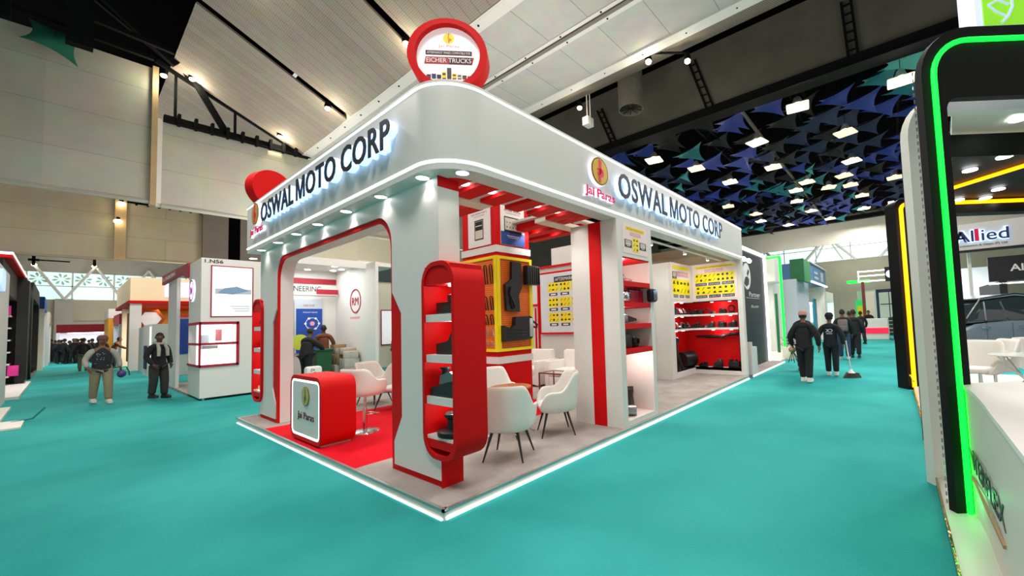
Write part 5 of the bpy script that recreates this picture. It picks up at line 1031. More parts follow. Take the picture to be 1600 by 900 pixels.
# ---------------------------------------------------------------- right aisle, left row
t = thing('black_partner_stand', 'black wall of the next stand with a white edge light and a round white emblem', 'exhibition stand', (11.5, 1, 0)); M['dkgreen'] = mat('near_black_wall', '#10191B', .5)
m = MB(); m.box(9.35, 13.1, .5, .6, .06, 3.72, 'dkgreen'); m.build('wall', t, smooth=False)
m = MB(); m.box(9.35, 13.2, .42, .5, 3.72, 3.8, 'led'); m.box(13.1, 13.18, .42, .6, 0, 3.8, 'led'); m.build('edge_light', t, smooth=False)
m = MB(); m.box(9.3, 13.2, -.0, .6, 0, .07, 'grey'); m.box(9.3, 13.2, -.01, .0, .02, .06, 'ledcool'); m.build('platform', t, smooth=False)
p = Panel((9.9, .49, 1.4), X, Z, 3, 2.1, M['dkgreen'], .005); p.disc(.36, .72, .42, M['nwhite']); p.poly([(.25, .6), (.33, .56), (.42, .6), (.44, .68), (.38, .72), (.3, .7)], M['letter'], .001); p.poly([(.36, .76), (.42, .84), (.46, .8), (.4, .72)], M['letter'], .001); p.txt('Partner', .62, .42, .075, M['nwhite'], .42); p.rect(.3, .395, .8, .40, M['nwhite'], .001); p.txt('dia.com', .6, .25, .05, M['nwhite'], .28); p.build('emblem', t, smooth=False)
m = MB(); m.box(9.36, 9.46, .02, .4, .07, .95, 'nwhite'); m.box(9.46, 9.9, .02, .35, .07, .8, 'nwhite'); m.build('low_wall', t, smooth=False)
for x in (9.7, 10.2): m = MB(); m.cyl((x, .2, 3.3), (x+.12, .2, 3.28), .06, 'spot', 12); m.build('downlight', t)
def led_frame(m, y0_, y1_, x0_, x1_, h, r, mt): pass
t = thing('green_edge_stand', 'white stand outlined by a green light tube on the left of the right-hand aisle', 'exhibition stand', (16, 1.5, 0))
m = MB(); m.box(13.3, 13.5, .6, 4, 0, 3.7, 'nwhite'); m.box(13.3, 19.5, 4, 4.1, 0, 3.9, 'nwhite'); m.box(17.5, 19.5, 1.2, 4, 0, 3.3, 'nwhite'); m.build('wall', t, smooth=False)
m = MB(); m.tube([(13.35, .42, 3.72), (15.2, .40, 4.0), (15.3, .40, 3.9), (15.35, .40, .1)], .05, 'green', 8); m.build('light_tube', t)
m = MB(); m.box(13.2, 19.6, .2, 4, 0, .05, 'white2'); m.build('platform', t, smooth=False)
p = Panel((14.8, 3.95, .9), X, Z, 4, 1.8, M['litpanel']); p.rect(.1, .6, .5, .62, M['palegrey']); [p.rect(.1+.3*i, .3, .3+.3*i, .5, M['palegrey']) for i in range(3)]; p.build('info_board', t, smooth=False)
m = MB(); m.box(16.8, 16.9, .9, 1.0, 0, 2.6, mat('dark_green_paint', '#0F6A3A', .5)); m.build('green_post', t, smooth=False)
m = MB(); m.prism([(0, 0), (1.4, 0), (1.4, 1.1), (0, 1.1)], (16.2, .8, 3.1), X, Z, Y, .9, 'nwhite'); m.build('hanging_box', t, smooth=False)
lamp('stand_or_fill_light', 'AREA', (16, 2.2, 3.5), 60, (1, 1, 1), 1.5)
t = thing('planter', 'dark green leafy plant in a pale box at the foot of the green light tube', 'plant', (14.6, .1, 0)); m = MB(); m.bbox(14.3, 14.9, -.1, .3, 0, .45, 'cream', .02); m.build('pot', t)
m = MB(); rg = random.Random(4)
for i in range(60):
    a = rg.uniform(0, 2*PI); r_ = rg.uniform(.05, .3); c = V(14.6+r_*math.cos(a), .1+r_*math.sin(a)*.7, .45+rg.uniform(0, .35)); d = V(math.cos(a), math.sin(a), rg.uniform(.2, 1)).normalized()*.14; n_ = d.cross(Z).normalized()*.035
    m.add([c, c+d*.5+n_, c+d, c+d*.5-n_, c+V(0, 0, .004), c+d*.5+n_+V(0, 0, .004), c+d+V(0, 0, .004), c+d*.5-n_+V(0, 0, .004)], [(0, 1, 2, 3), (4, 5, 6, 7), (0, 1, 5, 4), (2, 3, 7, 6)], mat('dark_leaf', '#0E4A20', .5))
m.build('leaves', t)
t = thing('blue_sign_stand', 'stand with a blue fascia and a green corner sign further along the right-hand aisle', 'exhibition stand', (24, 1.5, 0))
m = MB(); m.box(22, 28.2, .35, 4, 3.4, 4.45, mat('slate_blue_fascia', '#3F6F9E', .5)); m.build('fascia', t, smooth=False); m = MB(); m.box(22, 28.3, .28, .36, 3.36, 3.44, 'led'); m.box(22, 28.3, .28, .36, 4.42, 4.48, 'nwhite'); m.build('edge_light', t, smooth=False)
m = MB(); m.box(19.6, 23, .6, 3.9, 0, 3.4, 'palegrey'); m.box(27.6, 28.1, .4, 1, 0, 3.4, 'nwhite'); m.box(23, 28, 3.8, 4, 0, 3.4, 'cream2'); m.build('wall', t, smooth=False)
p = Panel((23.3, .34, 3.5), X, Z, 4.4, .8, mat('slate_blue_fascia', '#3F6F9E', .5), .01); p.rect(.05, .2, .4, .35, M['palegrey']); p.rect(.05, .55, .35, .7, M['palegrey']); p.rect(.6, .15, .85, .85, M['palegrey']); p.build('sign_print', t, smooth=False)
m = MB(); m.box(20.0, 21.9, .3, .45, 3.3, 4.4, mat('mid_green_sign', '#2C8A52', .5)); m.box(19.9, 20, .28, .9, 3.3, 4.4, mat('dark_green_paint', '#0F6A3A', .5)); m.build('green_sign', t, smooth=False)
m = MB(); m.box(26.0, 27.0, .8, .9, .6, 2.6, mat('teal_blue_board', '#1B86A8', .5)); m.box(24.3, 25.6, 1.0, 1.1, .7, 1.6, 'yellow'); m.build('coloured_board', t, smooth=False)
lamp('stand_or_fill_light', 'AREA', (25.3, 2, 3.2), 80, (1, .9, .7), 1.5)
simple_stand('far_stand', 30, 34, .6, 4, 3.2, 'litpanel', 'nwhite', 'small white stand beyond the blue-fascia one on the right-hand aisle')
# end of the right aisle
t = thing('service_counter', 'long white counter with a glowing red band at the far end of the right-hand aisle', 'counter', (28.6, -1.8, 0)); m = MB(); m.box(28, 29.2, -2.75, -.85, 0, 1.25, 'nwhite'); m.build('body', t, smooth=False); m = MB(); m.box(27.95, 28, -2.75, -.85, .35, .68, mat('red_glow_band', '#E01840', .5, emit=.9)); m.build('red_band', t, smooth=False)
t = thing('far_display_stand', 'far stand with three white light bars and a round blue-white sign box', 'exhibition stand', (31, -2.5, 0)); m = MB()
for z_ in (4.35, 4.05, 3.7): m.box(30, 30.06, -2.75, -1.3, z_-.05, z_+.03, 'led')
m.box(30, 30.06, -1.36, -1.3, 3.65, 4.4, 'led'); m.build('light_bars', t, smooth=False)
m = MB(); m.box(29.9, 30.3, -3.3, -2.75, 3.6, 4.5, 'darkb'); m.cyl((29.88, -3.05, 4.05), (29.9, -3.05, 4.05), .25, 'halo', 20); m.build('sign_box', t)
m = MB(); m.box(30, 30.1, -2.1, -1.65, 0, 3.0, 'cream'); m.box(30.1, 33, -4.5, -4.4, 0, 3.2, 'nwhite'); m.box(33, 33.1, -4.5, -1, 0, 3.2, 'nwhite'); m.box(30, 30.2, -3.6, -2.3, 2.9, 3.1, 'navy'); m.box(30, 30.15, -2.35, -2.2, 0, 3.1, 'navy'); m.box(30.0, 30.1, -3.3, -2.4, 2.1, 2.16, 'navy'); m.box(30, 30.1, -2.9, -2.85, 1.2, 3, 'navy'); m.build('wall', t, smooth=False)
m = MB(); m.box(30, 30.2, -1.62, -1.45, 0, 3.7, 'rframe'); m.build('brown_post', t, smooth=False)
t = thing('green_lit_booth', 'small green lit booth behind the far counter', 'kiosk', (31.5, -1.2, 0)); m = MB(); m.box(31, 31.6, -1.6, -1.0, 0, 2.5, mat('green_lit_board', '#18C060', .5, emit=.5)); m.build('body', t, smooth=False); m = MB(); m.box(30.95, 31, -1.5, -1.1, 1.1, 2.1, 'yellow'); m.build('yellow_sign', t, smooth=False); m = MB(); m.box(30.8, 31.6, -1.9, -.6, 3.7, 3.85, 'green'); m.build('top_light', t, smooth=False)
t = thing('brochure_rack', 'dark upright brochure rack at the right end of the far counter', 'rack', (27.4, -2.95, 0))
for k in range(5): m = MB(); m.box(27.3, 27.5, -3.2, -2.8, .25+k*.22, .43+k*.22, 'bplastic'); m.build('tray', t, smooth=False)
m = MB(); m.cyl((27.5, -3.0, 0), (27.5, -3.0, 1.35), .03, 'bplastic', 8); m.box(27.2, 27.7, -3.2, -2.8, 0, .04, 'bplastic'); m.build('stand', t)

# ================================================================ RIGHT FOREGROUND STAND WITH LIT PORTALS
D3 = V(.6, -.8, 0); N3 = V(.8, .6, 0)
rt = thing('portal_stand', 'right-hand stand of black and pale portal frames with green and amber light tubes', 'exhibition stand', (6, -6, 0))
M['gloss'] = mat('satin_black_laminate', '#050606', .6, spec=.25); M['pgreen'] = mat('pale_white_portal', '#D7DDD2', .4)
def portal(o, L, H, tw, th, depth, mt, name, r=.35, ri=.22, hb=None):
    hb = hb or tw; m = MB(); o = Vector(o); n = 8
    O = [(0, 0)]+[(r-r*math.cos(a), H-r+r*math.sin(a)) for a in [i*PI/2/n for i in range(n+1)]]+[(L, H)]
    I = [(tw, 0)]+[(tw+ri-ri*math.cos(a), H-hb-ri+ri*math.sin(a)) for a in [i*PI/2/n for i in range(n+1)]]+[(L, H-hb)]
    m.prism(O+I[::-1], o, D3, Z, N3, depth, mt); return m.build(name, rt)
def tube_on(o, L, H, r, rad, mt, off=0.0, z0=.05):
    o = Vector(o)-N3*off; pts = [o+Z*z0, o+Z*(H-r)]+[o+D3*(r-r*math.cos(a))+Z*(H-r+r*math.sin(a)) for a in [i*PI/2/8 for i in range(1, 9)]]+[o+D3*L+Z*H]
    m = MB(); m.tube(pts, rad, mt, 8); return m.build('light_tube', rt)
portal((2.27, -3.43, 0), 4, 3.99, .19, 0, .07, 'gloss', 'black_portal', .42, .1, .60); tube_on((2.325, -3.505, 0), 4, 3.87, .30, .021, 'green', .01)
m = MB()
for k in range(60): z_ = .1+k*.06; m.box(2.345, 2.355, -3.385, -3.375, z_, z_+.03, 'steel')
m.build('stud_strip', rt, smooth=False)
portal((3.02, -3.345, 0), 5, 3.80, .15, 0, .10, 'pgreen', 'pale_portal', .45, .3, .2)
m = MB(); m.prism([(0, 0), (5, 0), (5, .05), (0, .05)], V(3.05, -3.33, 3.62)+D3*.3-N3*.012, D3, Z, N3, .012, 'led'); m.build('light_line', rt, smooth=False)
portal((4.68, -3.34, 0), 5, 3.95, .12, 0, .03, 'gloss', 'black_portal', .3, .2, .3)
portal((8.80, -3.27, 0), 5, 4.05, .35, 0, .3, 'gloss', 'black_portal', .15, .1, .35); tube_on((8.87, -3.355, 0), 5, 3.93, .12, .04, 'amber', .02)
m = MB(); m.prism([(3.5, -3.75), (5.4, -3.9), (9, -8.7), (7, -8.9)], (0, 0, 3.98), X, Y, Z, .1, 'pgreen'); m.build('pale_ceiling', rt, smooth=False)
m = MB(); m.prism([(5.4, -3.9), (11, -4.4), (11, -12), (9, -12), (8.5, -8.1)], (0, 0, 4.0), X, Y, Z, .25, 'gloss'); m.build('black_ceiling', rt, smooth=False)
m = MB(); m.tube([(5.4, -3.92, 3.97), (9, -8.7, 3.97)], .035, 'amber', 8); m.build('light_tube', rt)
m = MB(); m.tube([(8.27, -4.14, 3.96), (6.9, -5.65, 3.96)], .035, 'amber', 8); m.build('light_tube', rt)
for x, y in ((7.18, -4.28), (6.75, -4.62), (9.08, -4.89), (9.51, -4.35), (9.76, -4.8), (5.1, -4.5)):
    m = MB(); m.cyl((x, y, 3.955), (x, y, 3.972), .1, 'spot', 14); m.build('downlight', rt)
lamp('stand_or_fill_light', 'AREA', (8, -5.2, 3.9), 60, (1, 1, 1), 1)
m = MB(); m.prism([(-3, -3.36), (11.6, -3.36), (11.6, -12), (-3, -12)], (0, 0, 0), X, Y, Z, .06, mat('pale_floor_board', '#C9CCC4', .4)); m.build('platform', rt, smooth=False)
M['foil'] = mat('crumpled_gold_foil', '#B99A55', .15, 1, noise=.8, nscale=14, bump=1)
m = MB(); m.box(-3, 11.6, -3.36, -3.345, 0, .075, 'foil'); m.build('foil_edge', rt, smooth=False)
m = MB()
for x in (9.6, 8.4): m.tube([(x, -3.3, .35), (x-.3, -3.32, .37), (x-.5, -3.34, .3)], .02, 'yellow', 5)
m.box(11.0, 11.1, -3.35, -3.3, 0, 3.5, 'led'); m.box(9.4, 9.5, -3.36, -3.3, .05, 1.6, 'palegrey'); m.build('edge_fittings', rt)
m = MB(); m.prism(rr(9.6, 11.2, 2.6, 4.3, .5), (0, -3.28, 0), X, Z, Y, .12, 'halo'); m.build('side_lightbox', rt)
# green-yellow sign above
t = thing('roof_lightbox', 'lime green lightbox with a white swirl on top of the portal at the top right', 'sign', (3.4, -4.5, 3.97)); o_ = V(2.62, -3.83, 3.99)
m = MB(); m.prism([(0, 0), (1.8, 0), (1.8, .8), (0, .8)], o_, D3, Z, N3, .15, mat('pale_lit_edge', '#DDE6FF', .5, emit=.7, ecol='#D5E0FF')); m.build('case', t, smooth=False)
m = MB(); m.prism([(.06, .03), (1.8, .03), (1.8, .8), (.06, .8)], o_-N3*.01, D3, Z, N3, .01, mat('lime_lit_face', '#8FE02A', .5, emit=.6)); m.build('face', t, smooth=False)
m = MB(); w_ = mat('pale_blue_swirl', '#C9DCF5', .5, emit=.5); q_ = lambda a, b: o_+D3*a+Z*b-N3*.012
m.tube([q_(.20, .04), q_(.26, .10), q_(.30, .18), q_(.30, .3), q_(.25, .38), q_(.16, .36)], .012, w_, 6); m.tube([q_(.1, .2), q_(.16, .14), q_(.24, .10)], .01, w_, 6); m.tube([q_(.1, .2), q_(.18, .24), q_(.27, .2)], .01, w_, 6); m.build('swirl', t)
# counter
t = thing('white_counter', 'long white curved counter in the right foreground lettered INTERFLEX', 'counter', (0.5, -4, .06))
pl = [(2.42, -3.53), (2.2, -3.55), (1.9, -3.56), (1.5, -3.555), (1.2, -3.545), (.9, -3.54), (.5, -3.53), (-.8, -3.50), (-.8, -4.3), (1.6, -4.35), (2.2, -4.2), (2.7, -3.9)]
m = MB(); m.prism(pl, (0, 0, .06), X, Y, Z, .96, mat('cream_counter_front', '#D8D4C8', .5)); m.build('body', t, ang=30)
m = MB(); m.prism([(a, b+(.01 if b > -3.7 else 0)) for a, b in pl], (0, 0, 1.02), X, Y, Z, .03, 'white'); m.build('top', t, ang=30)
m = MB(); m.text('INTERFLEX', (2.42, -3.545, .44), -X, Z, .15, mat('dark_grey_letter', '#3B3B38', .4), 1.32, .006, .0); m.box(1.14, 2.42, -3.545, -3.53, .34, .36, 'tan'); m.build('lettering', t)
lamp('neon_spill', 'POINT', (2.1, -3.45, .3), 1.2, (.05, 1, .2), .02)
# allied stand and car
t = thing('allied_stand', 'far stand lettered Allied, seen through the green portal', 'exhibition stand', (19, -6.5, 0))
m = MB(); m.box(19, 19.2, -9, -5.0, 3.9, 4.9, 'nwhite'); m.box(19.1, 25, -9, -5, 4.75, 4.9, 'nwhite'); m.build('fascia', t, smooth=False)
M['allb'] = mat('navy_lit_letter', '#2A2F66', .5)
m = MB(); m.text('Allied', (18.97, -5.12, 4.2), -Y, Z, .44, 'halo', 1.5, .02, .05); m.text('A', (18.94, -5.12, 4.2), -Y, Z, .44, 'allb', .36, .01, .01); m.text('Allied', (18.94, -5.12, 4.2), -Y, Z, .44, 'allb', 1.5, .01, .01); _a = text_geo('All', .01); _f = text_geo('Allied', .01); _w = 1.5/(_f[4]-_f[3]); _y = -5.12-(_a[4]-_a[3])*_w; m.box(18.92, 18.938, _y, _y+.12, 4.2, 4.66, 'magenta'); m.build('lettering', t)
m = MB(); m.text('Transmission & Gears (P) Ltd', (18.97, -5.15, 4.02), -Y, Z, .08, 'letter', 1.4, .004); m.box(18.9, 19.1, -9, -5, 3.8, 3.88, 'darkb'); m.build('small_print', t)
m = MB(); m.box(18.6, 18.7, -10, -5.95, 2.6, 3.5, 'darkb'); m.box(18.6, 18.75, -10, -5.95, 2.5, 2.55, 'led'); m.box(18.6, 24, -6.4, -6.2, 0, 2.6, 'darkb'); m.text('Allied', (18.59, -6.5, 2.95), -Y, Z, .25, 'nwhite', .9, .01, .02); m.build('black_fascia', t, smooth=False)
m = MB(); m.box(19.4, 19.5, -5.6, -5.5, 0, 4, 'nwhite'); m.box(23, 23.2, -7, -4, 0, 3.5, 'litpanel'); m.box(22, 22.2, -5.3, -4.6, .5, 1.8, 'palegrey'); m.box(21.9, 22, -5.2, -4.7, 1.0, 1.5, 'rframe'); m.build('wall', t, smooth=False)
lamp('stand_or_fill_light', 'AREA', (20.5, -6, 3.6), 80, (1, 1, 1), 1.5)
def loft(m, secs, mt, close=True):
    n = len(secs[0]); vs_ = [p for s_ in secs for p in s_]
    fs = [(k*n+i, k*n+(i+1) % n, (k+1)*n+(i+1) % n, (k+1)*n+i) for k in range(len(secs)-1) for i in range(n)]+[tuple(range(n))[::-1], tuple(range((len(secs)-1)*n, len(secs)*n))]
    m.add(vs_, fs, mt)
M['carp'] = mat('silver_grey_car_paint', '#77808A', .25, .6, coat=.6); M['cglass'] = mat('dark_car_glass', '#20282A', .05, .0, spec=.8)
co = V(12.85, -4.5, .12); t = thing('car', 'silver grey car seen side-on through the green portal', 'car', co)
def cp(u, w_, z): return co+D3*u+N3*w_+Z*z
m = MB(); S = []
for w_, k in ((0, .94), (.06, 1), (.3, 1.01), (1.5, 1.01), (1.74, 1), (1.8, .94)):
    prof = [(.05, .35), (0, .6), (.05, .95), (.5, 1.10), (1.4, 1.18), (3.4, 1.14), (4.3, 1.0), (4.5, .7), (4.45, .35), (4.1, .28), (.4, .28)]
    S.append([cp((u-2.25)*k+2.25, w_, (z-.7)*(k if z > .9 else 1)+.7) for u, z in prof])
loft(m, S, 'carp'); m.build('body', t, ang=25)
m = MB(); S = []
for w_, k in ((.08, 0), (.28, 1), (1.52, 1), (1.72, 0)):
    S.append([cp(u, w_, z) for u, z in ([(.25, 1.12), (1.2, 1.18), (3.5, 1.12), (3.3, 1.2), (2.3, 1.3), (.6, 1.25)] if k == 0 else [(.35, 1.12), (1.2, 1.18), (3.4, 1.12), (2.85, 1.74), (1.9, 1.86), (.95, 1.78)])])
loft(m, S, 'cglass'); m.build('windows', t, ang=25)
m = MB(); loft(m, [[cp(.85, w_, 1.77), cp(1.8, w_, 1.86), cp(2.85, w_, 1.74), cp(2.85, w_, 1.78), cp(1.8, w_, 1.92), cp(.82, w_, 1.81)] for w_ in (.22, 1.58)], 'carp'); m.build('roof', t)
m = MB()
for u0, u1 in ((1.42, 1.40), (.8, .95)): m.tube([cp(u0, .07, 1.16), cp(u1, .25, 1.7)], .03, 'bplastic', 6)
m.tube([cp(.3, .05, 1.17), cp(1.5, .03, 1.2), cp(3.4, .06, 1.16)], .012, 'chrome', 6); m.tube([cp(.3, .1, 1.25), cp(.85, .22, 1.81), cp(1.8, .22, 1.91), cp(2.85, .22, 1.78), cp(3.4, .15, 1.3)], .02, 'bplastic', 6); m.build('pillar_trim', t)
m = MB()
for u in (.75, 1.45, 2.55): m.box(-.006, .006, -.003, .003, .35, 1.12, 'bplastic', Matrix.Translation(cp(u, -.001, 0)))
m.build('door_gap', t, smooth=False)
for u in (.62, 1.62): m = MB(); m.tube([cp(u, -.005, 1.0), cp(u+.04, -.035, 1.0), cp(u+.18, -.035, 1.0), cp(u+.22, -.005, 1.0)], .014, 'chrome', 6); m.build('door_handle', t)
for u in (.15, 3.6):
    for w_ in (.02, 1.6):
        m = MB(); m.cyl(cp(u+.3, w_-.03, .34), cp(u+.3, w_+.2, .34), .34, 'bplastic', 24); m.cyl(cp(u+.3, w_-.035, .34), cp(u+.3, w_+.1, .34), .22, 'alu', 18); m.build('wheel', t)
lamp('stand_or_fill_light', 'AREA', (12, -6.5, 3.9), 200, (1, 1, 1), 1.5); lamp('stand_or_fill_light', 'AREA', (10.5, -4.6, 3.9), 60, (1, 1, 1), 1)  # extra fill without fittings, added to lighten the car
# tulip chairs and glass table
def tub(loc, rz, label):
    t = thing('tub_chair', label, 'chair', (0, 0, 0), 'white tub chairs in the portal stand'); m = MB(); shell_mesh(m, 'seat', zs=.38, zb=.98, za=.62, W=.56, D=.54); m.build('shell', t, ang=60); m = MB(); seat_pad(m, 'seat', .42); m.build('seat', t, ang=60)
    m = MB(); m.lathe([(0, .03), (.2, .01), (.21, 0), (0, 0)], (0, 0, 0), Z, 'chrome', 20); m.cyl((0, 0, .02), (0, 0, .4), .03, 'chrome', 10); m.build('base', t); t.location = loc; t.rotation_euler = (0, 0, rz)
tub((8.6, -4.35, .062), 1.2, 'white tub chair nearest the green light tube, seen from the back')
tub((9.1, -4.62, .062), .4, 'white tub chair in front of the grey car, beside the glass table'); tub((9.6, -5.35, .062), 2.4, 'white tub chair at the right behind the glass table')
t = thing('glass_table', 'round glass-topped table with crossed chrome legs in the portal stand', 'table', (8.4, -4.9, .06)); m = MB(); c = V(8.35, -4.9, .06); m.lathe([(0, .73), (.45, .73), (.46, .74), (.45, .75), (0, .75)], c, Z, mat('pale_glass_top', '#C8D2CE', .1), 36); m.build('tabletop', t)
for k in range(4): a = k*PI/2+.5; m = MB(); m.tube([c+V(.4*math.cos(a), .4*math.sin(a), .72), c+V(.1*math.cos(a), .1*math.sin(a), .4), c+V(-.3*math.cos(a), -.3*math.sin(a), .01)], .015, 'chrome', 6); m.build('leg', t)

# ================================================================ PEOPLE (facing local +Y)
def skin_mesh(nodes, edges, radii, root, levels=2, flat=None):
    me = bpy.data.meshes.new('sk'); me.from_pydata([tuple(n) for n in nodes], edges, []); o = bpy.data.objects.new('sk', me); COL.objects.link(o)
    o.modifiers.new('s', 'SKIN'); s_ = o.modifiers.new('ss', 'SUBSURF'); s_.levels = levels
    for i, v in enumerate(me.skin_vertices[0].data): r = radii[i]; v.radius = r if isinstance(r, tuple) else (r, r); v.use_root = (i == root)
    e = bpy.data.meshes.new_from_object(o.evaluated_get(bpy.context.evaluated_depsgraph_get()))
    out = ([v.co.copy() for v in e.vertices], [tuple(p.vertices) for p in e.polygons]); bpy.data.objects.remove(o); bpy.data.meshes.remove(me); bpy.data.meshes.remove(e); return out
class Sk:
    def __init__(s): s.n = []; s.e = []; s.r = []
    def chain(s, pts, rad, start=None):
        prev = start
        for p, r in zip(pts, rad):
            s.n.append(Vector(p)); s.r.append(r); k = len(s.n)-1
            if prev is not None: s.e.append((prev, k))
            prev = k
        return prev
def person(name, loc, rz, label, h=1.7, stride=.0, top='#15181B', bottom='#1A1C1E', shoe='#D8D4CC', skin='#7A4E36', hair='#0C0A09', arms=None, hat=None, bulk=1.0, lean=0, extra=None, group=None, cat='person', scarf=None, hands=True, vest=None, sleeve=None, headyaw=0):
    t = thing(name, label, cat, (0, 0, 0), group); S = h/1.75
    sm = mat('skin_'+skin[1:], skin, .55); tm = mat('cloth_'+top[1:], top, .85, noise=.2, nscale=12); bm_ = mat('cloth_'+bottom[1:], bottom, .85, noise=.2, nscale=12); hm = mat('hair_'+hair[1:], hair, .7); shm = mat('shoe_'+shoe[1:], shoe, .6)
    def L(y, z): return lean*max(0, z-.95)
    def pt(x, y, z): return V(x, y+L(y, z), z)
    # joints
    hipL, hipR = V(-.10, 0, .93), V(.10, 0, .93); fs = stride
    legs = {}
    for s_, sx, d in ((-1, -.10, fs), (1, .10, -fs)):
        knee = V(sx*1.05, d*.55+.03, .50); ank = V(sx*1.1, d-.0, .09+(.03 if d < 0 else 0)); legs[s_] = (V(sx, 0, .93), knee, ank)
    arms = arms or {}
    A = {}
    for s_ in (-1, 1):
        sh = pt(s_*.185, 0, 1.385); el, wr = arms.get(s_, (V(s_*.27, -.03, 1.13), V(s_*.26, .06, .88))); A[s_] = (sh, V(*el), V(*wr))
    # body: one continuous skin
    k = Sk(); pel = k.chain([(0, 0, .95)], [(.09, .065)]); ch = k.chain([pt(0, 0, 1.12), pt(0, 0, 1.32), pt(0, 0, 1.43), pt(0, .0, 1.50), pt(0, .01, 1.56)], [(.09, .07), (.12, .08), (.10, .07), .055, .052], pel)
    hd = k.chain([pt(0, .02, 1.62), pt(0, .02, 1.70)], [(.07, .085), (.065, .08)], ch)
    chest = 3
    for s_ in (-1, 1):
        sh, el, wr = A[s_]; w_ = k.chain([sh, el, wr], [.055, .038, .026], chest)
        d = (wr-el).normalized(); side = V(-s_, 0, 0) if abs(d.x) < .7 else V(0, 1, 0); side = (side-d*side.dot(d)).normalized(); fwd_ = d.cross(side).normalized()
        if fwd_.y < 0: fwd_ = -fwd_
        if hands:
            pm = k.chain([wr+d*.05], [(.026, .034)], w_)
            for j, (off, ln) in enumerate(((.030, .072), (.010, .082), (-.010, .076), (-.028, .058))):
                b0 = wr+d*.085+fwd_*off; k.chain([b0, b0+d*ln*.5+side*.006, b0+d*ln*.85+side*.022], [.0095, .0085, .0075], pm)
            b0 = wr+d*.045+fwd_*.036; k.chain([b0+fwd_*.012, b0+fwd_*.028+d*.03, b0+fwd_*.03+d*.055], [.011, .010, .008], pm)
        hp, kn, an = legs[s_]; k.chain([hp, kn, an, an+V(0, .09, -.04), an+V(0, .15, -.05)], [.065, .05, .036, .034, .028], pel)
    vs_, fs_ = skin_mesh(k.n, k.e, k.r, 0, 2 if hands else 1); m = MB(); m.add([v*S for v in vs_], fs_, sm)
    hc = pt(0, .02, 1.66); Rh = Matrix.Translation(hc) @ Matrix.Rotation(headyaw, 4, 'Z')
    def H(x, y, z): return (Rh @ V(x, y, z))*S
    hm_v = []; N_, K_ = 18, 14
    for j in range(K_+1):
        ph = PI*j/K_
        for i in range(N_):
            a = 2*PI*i/N_; x_, y_, z_ = .078*math.sin(ph)*math.cos(a), .098*math.sin(ph)*math.sin(a), .118*math.cos(ph)
            if z_ < -.03: x_ *= 1-(-.03-z_)*2.2; y_ = y_*(1-(-.03-z_)*1.2)+.008
            if y_ > .05 and abs(x_) < .022 and -.035 < z_ < .02: y_ += .022*(1-(z_+.035)/.07)
            if y_ > .05 and .012 < abs(x_) < .05 and 0 < z_ < .03: y_ -= .007
            hm_v.append(H(x_, y_, z_))
    m.add(hm_v, [(j*N_+i, (j+1)*N_+i, (j+1)*N_+(i+1) % N_, j*N_+(i+1) % N_) for j in range(K_) for i in range(N_)], sm)
    for s_ in (-1, 1): m.ell(H(s_*.08, 0, -.005), (.014*S, .022*S, .032*S), sm, 8, 6); m.ell(H(s_*.03, .082, .012), (.013*S, .008*S, .008*S), 'paper', 8, 5); m.ell(H(s_*.03, .089, .012), (.006*S, .004*S, .006*S), 'hair', 6, 4)
    m.ell(H(0, .084, -.055), (.024*S, .008*S, .008*S), mat('lips', '#6A3A30', .5), 8, 5); m.tube([H(-.05, .086, .034), H(-.03, .094, .04), H(-.012, .094, .034)], .005*S, hm, 5); m.tube([H(.05, .086, .034), H(.03, .094, .04), H(.012, .094, .034)], .005*S, hm, 5)
    m.build('body', t, ang=70)
    # hair / hat
    m = MB(); vs_ = []
    for j in range(8):
        ph = PI*.60*j/7
        for i in range(18):
            a = 2*PI*i/18; back = 1 if math.sin(a) < .35 else .62; p2 = ph*back; vs_.append(H(.086*math.sin(p2)*math.cos(a), .106*math.sin(p2)*math.sin(a)-.006, .128*math.cos(p2)+.002))
    m.add(vs_, [(j*18+i, (j+1)*18+i, (j+1)*18+(i+1) % 18, j*18+(i+1) % 18) for j in range(7) for i in range(18)], hm); m.build('hair', t, ang=70)
    if hat:
        m = MB(); cm = mat('cap_'+hat[1:], hat, .8); m.lathe([(0, .13), (.05, .125), (.085, .095), (.1, .05), (.102, .01), (.094, .005)], H(0, -.005, .02), V(0, 0, 1), cm, 20)
        m.prism([(-.07, .05), (.07, .05), (.055, .15), (0, .165), (-.055, .15)], H(0, 0, .035), Rh.to_3x3() @ X, Rh.to_3x3() @ Y, Z, .008, cm) if hat != '#B98A7A' else None
        m.build('cap', t, ang=60)
    # jacket
    k = Sk(); b0 = k.chain([(0, 0, .80), (0, 0, .87)], [(.185*bulk, .15*bulk), (.185*bulk, .15*bulk)]); c_ = k.chain([pt(0, 0, 1.05), pt(0, 0, 1.22), pt(0, 0, 1.36), pt(0, 0, 1.44), pt(0, .005, 1.50)], [(.165*bulk, .13*bulk), (.17*bulk, .135*bulk), (.155*bulk, .12*bulk), (.10, .085), (.062, .062)], b0)
    smt = mat('cloth_'+sleeve[1:], sleeve, .85, noise=.15, nscale=12) if sleeve else tm
    if not sleeve:
        for s_ in (-1, 1): sh, el, wr = A[s_]; k.chain([sh, el, el+(wr-el)*.95], [.078*bulk, .068*bulk, .056], 5)
    vs_, fs_ = skin_mesh(k.n, k.e, k.r, 0, 2); m = MB(); m.add([v*S for v in vs_], fs_, tm); m.build('jacket', t, ang=70)
    if sleeve:
        for s_ in (-1, 1):
            sh, el, wr = A[s_]; k = Sk(); k.chain([sh-V(s_*.10, 0, -.03), sh, el, el+(wr-el)*.92], [.06, .080, .064, .052]); vs_, fs_ = skin_mesh(k.n, k.e, k.r, 0, 2); m = MB(); m.add([v*S for v in vs_], fs_, smt); m.build('sleeve', t, ang=70)
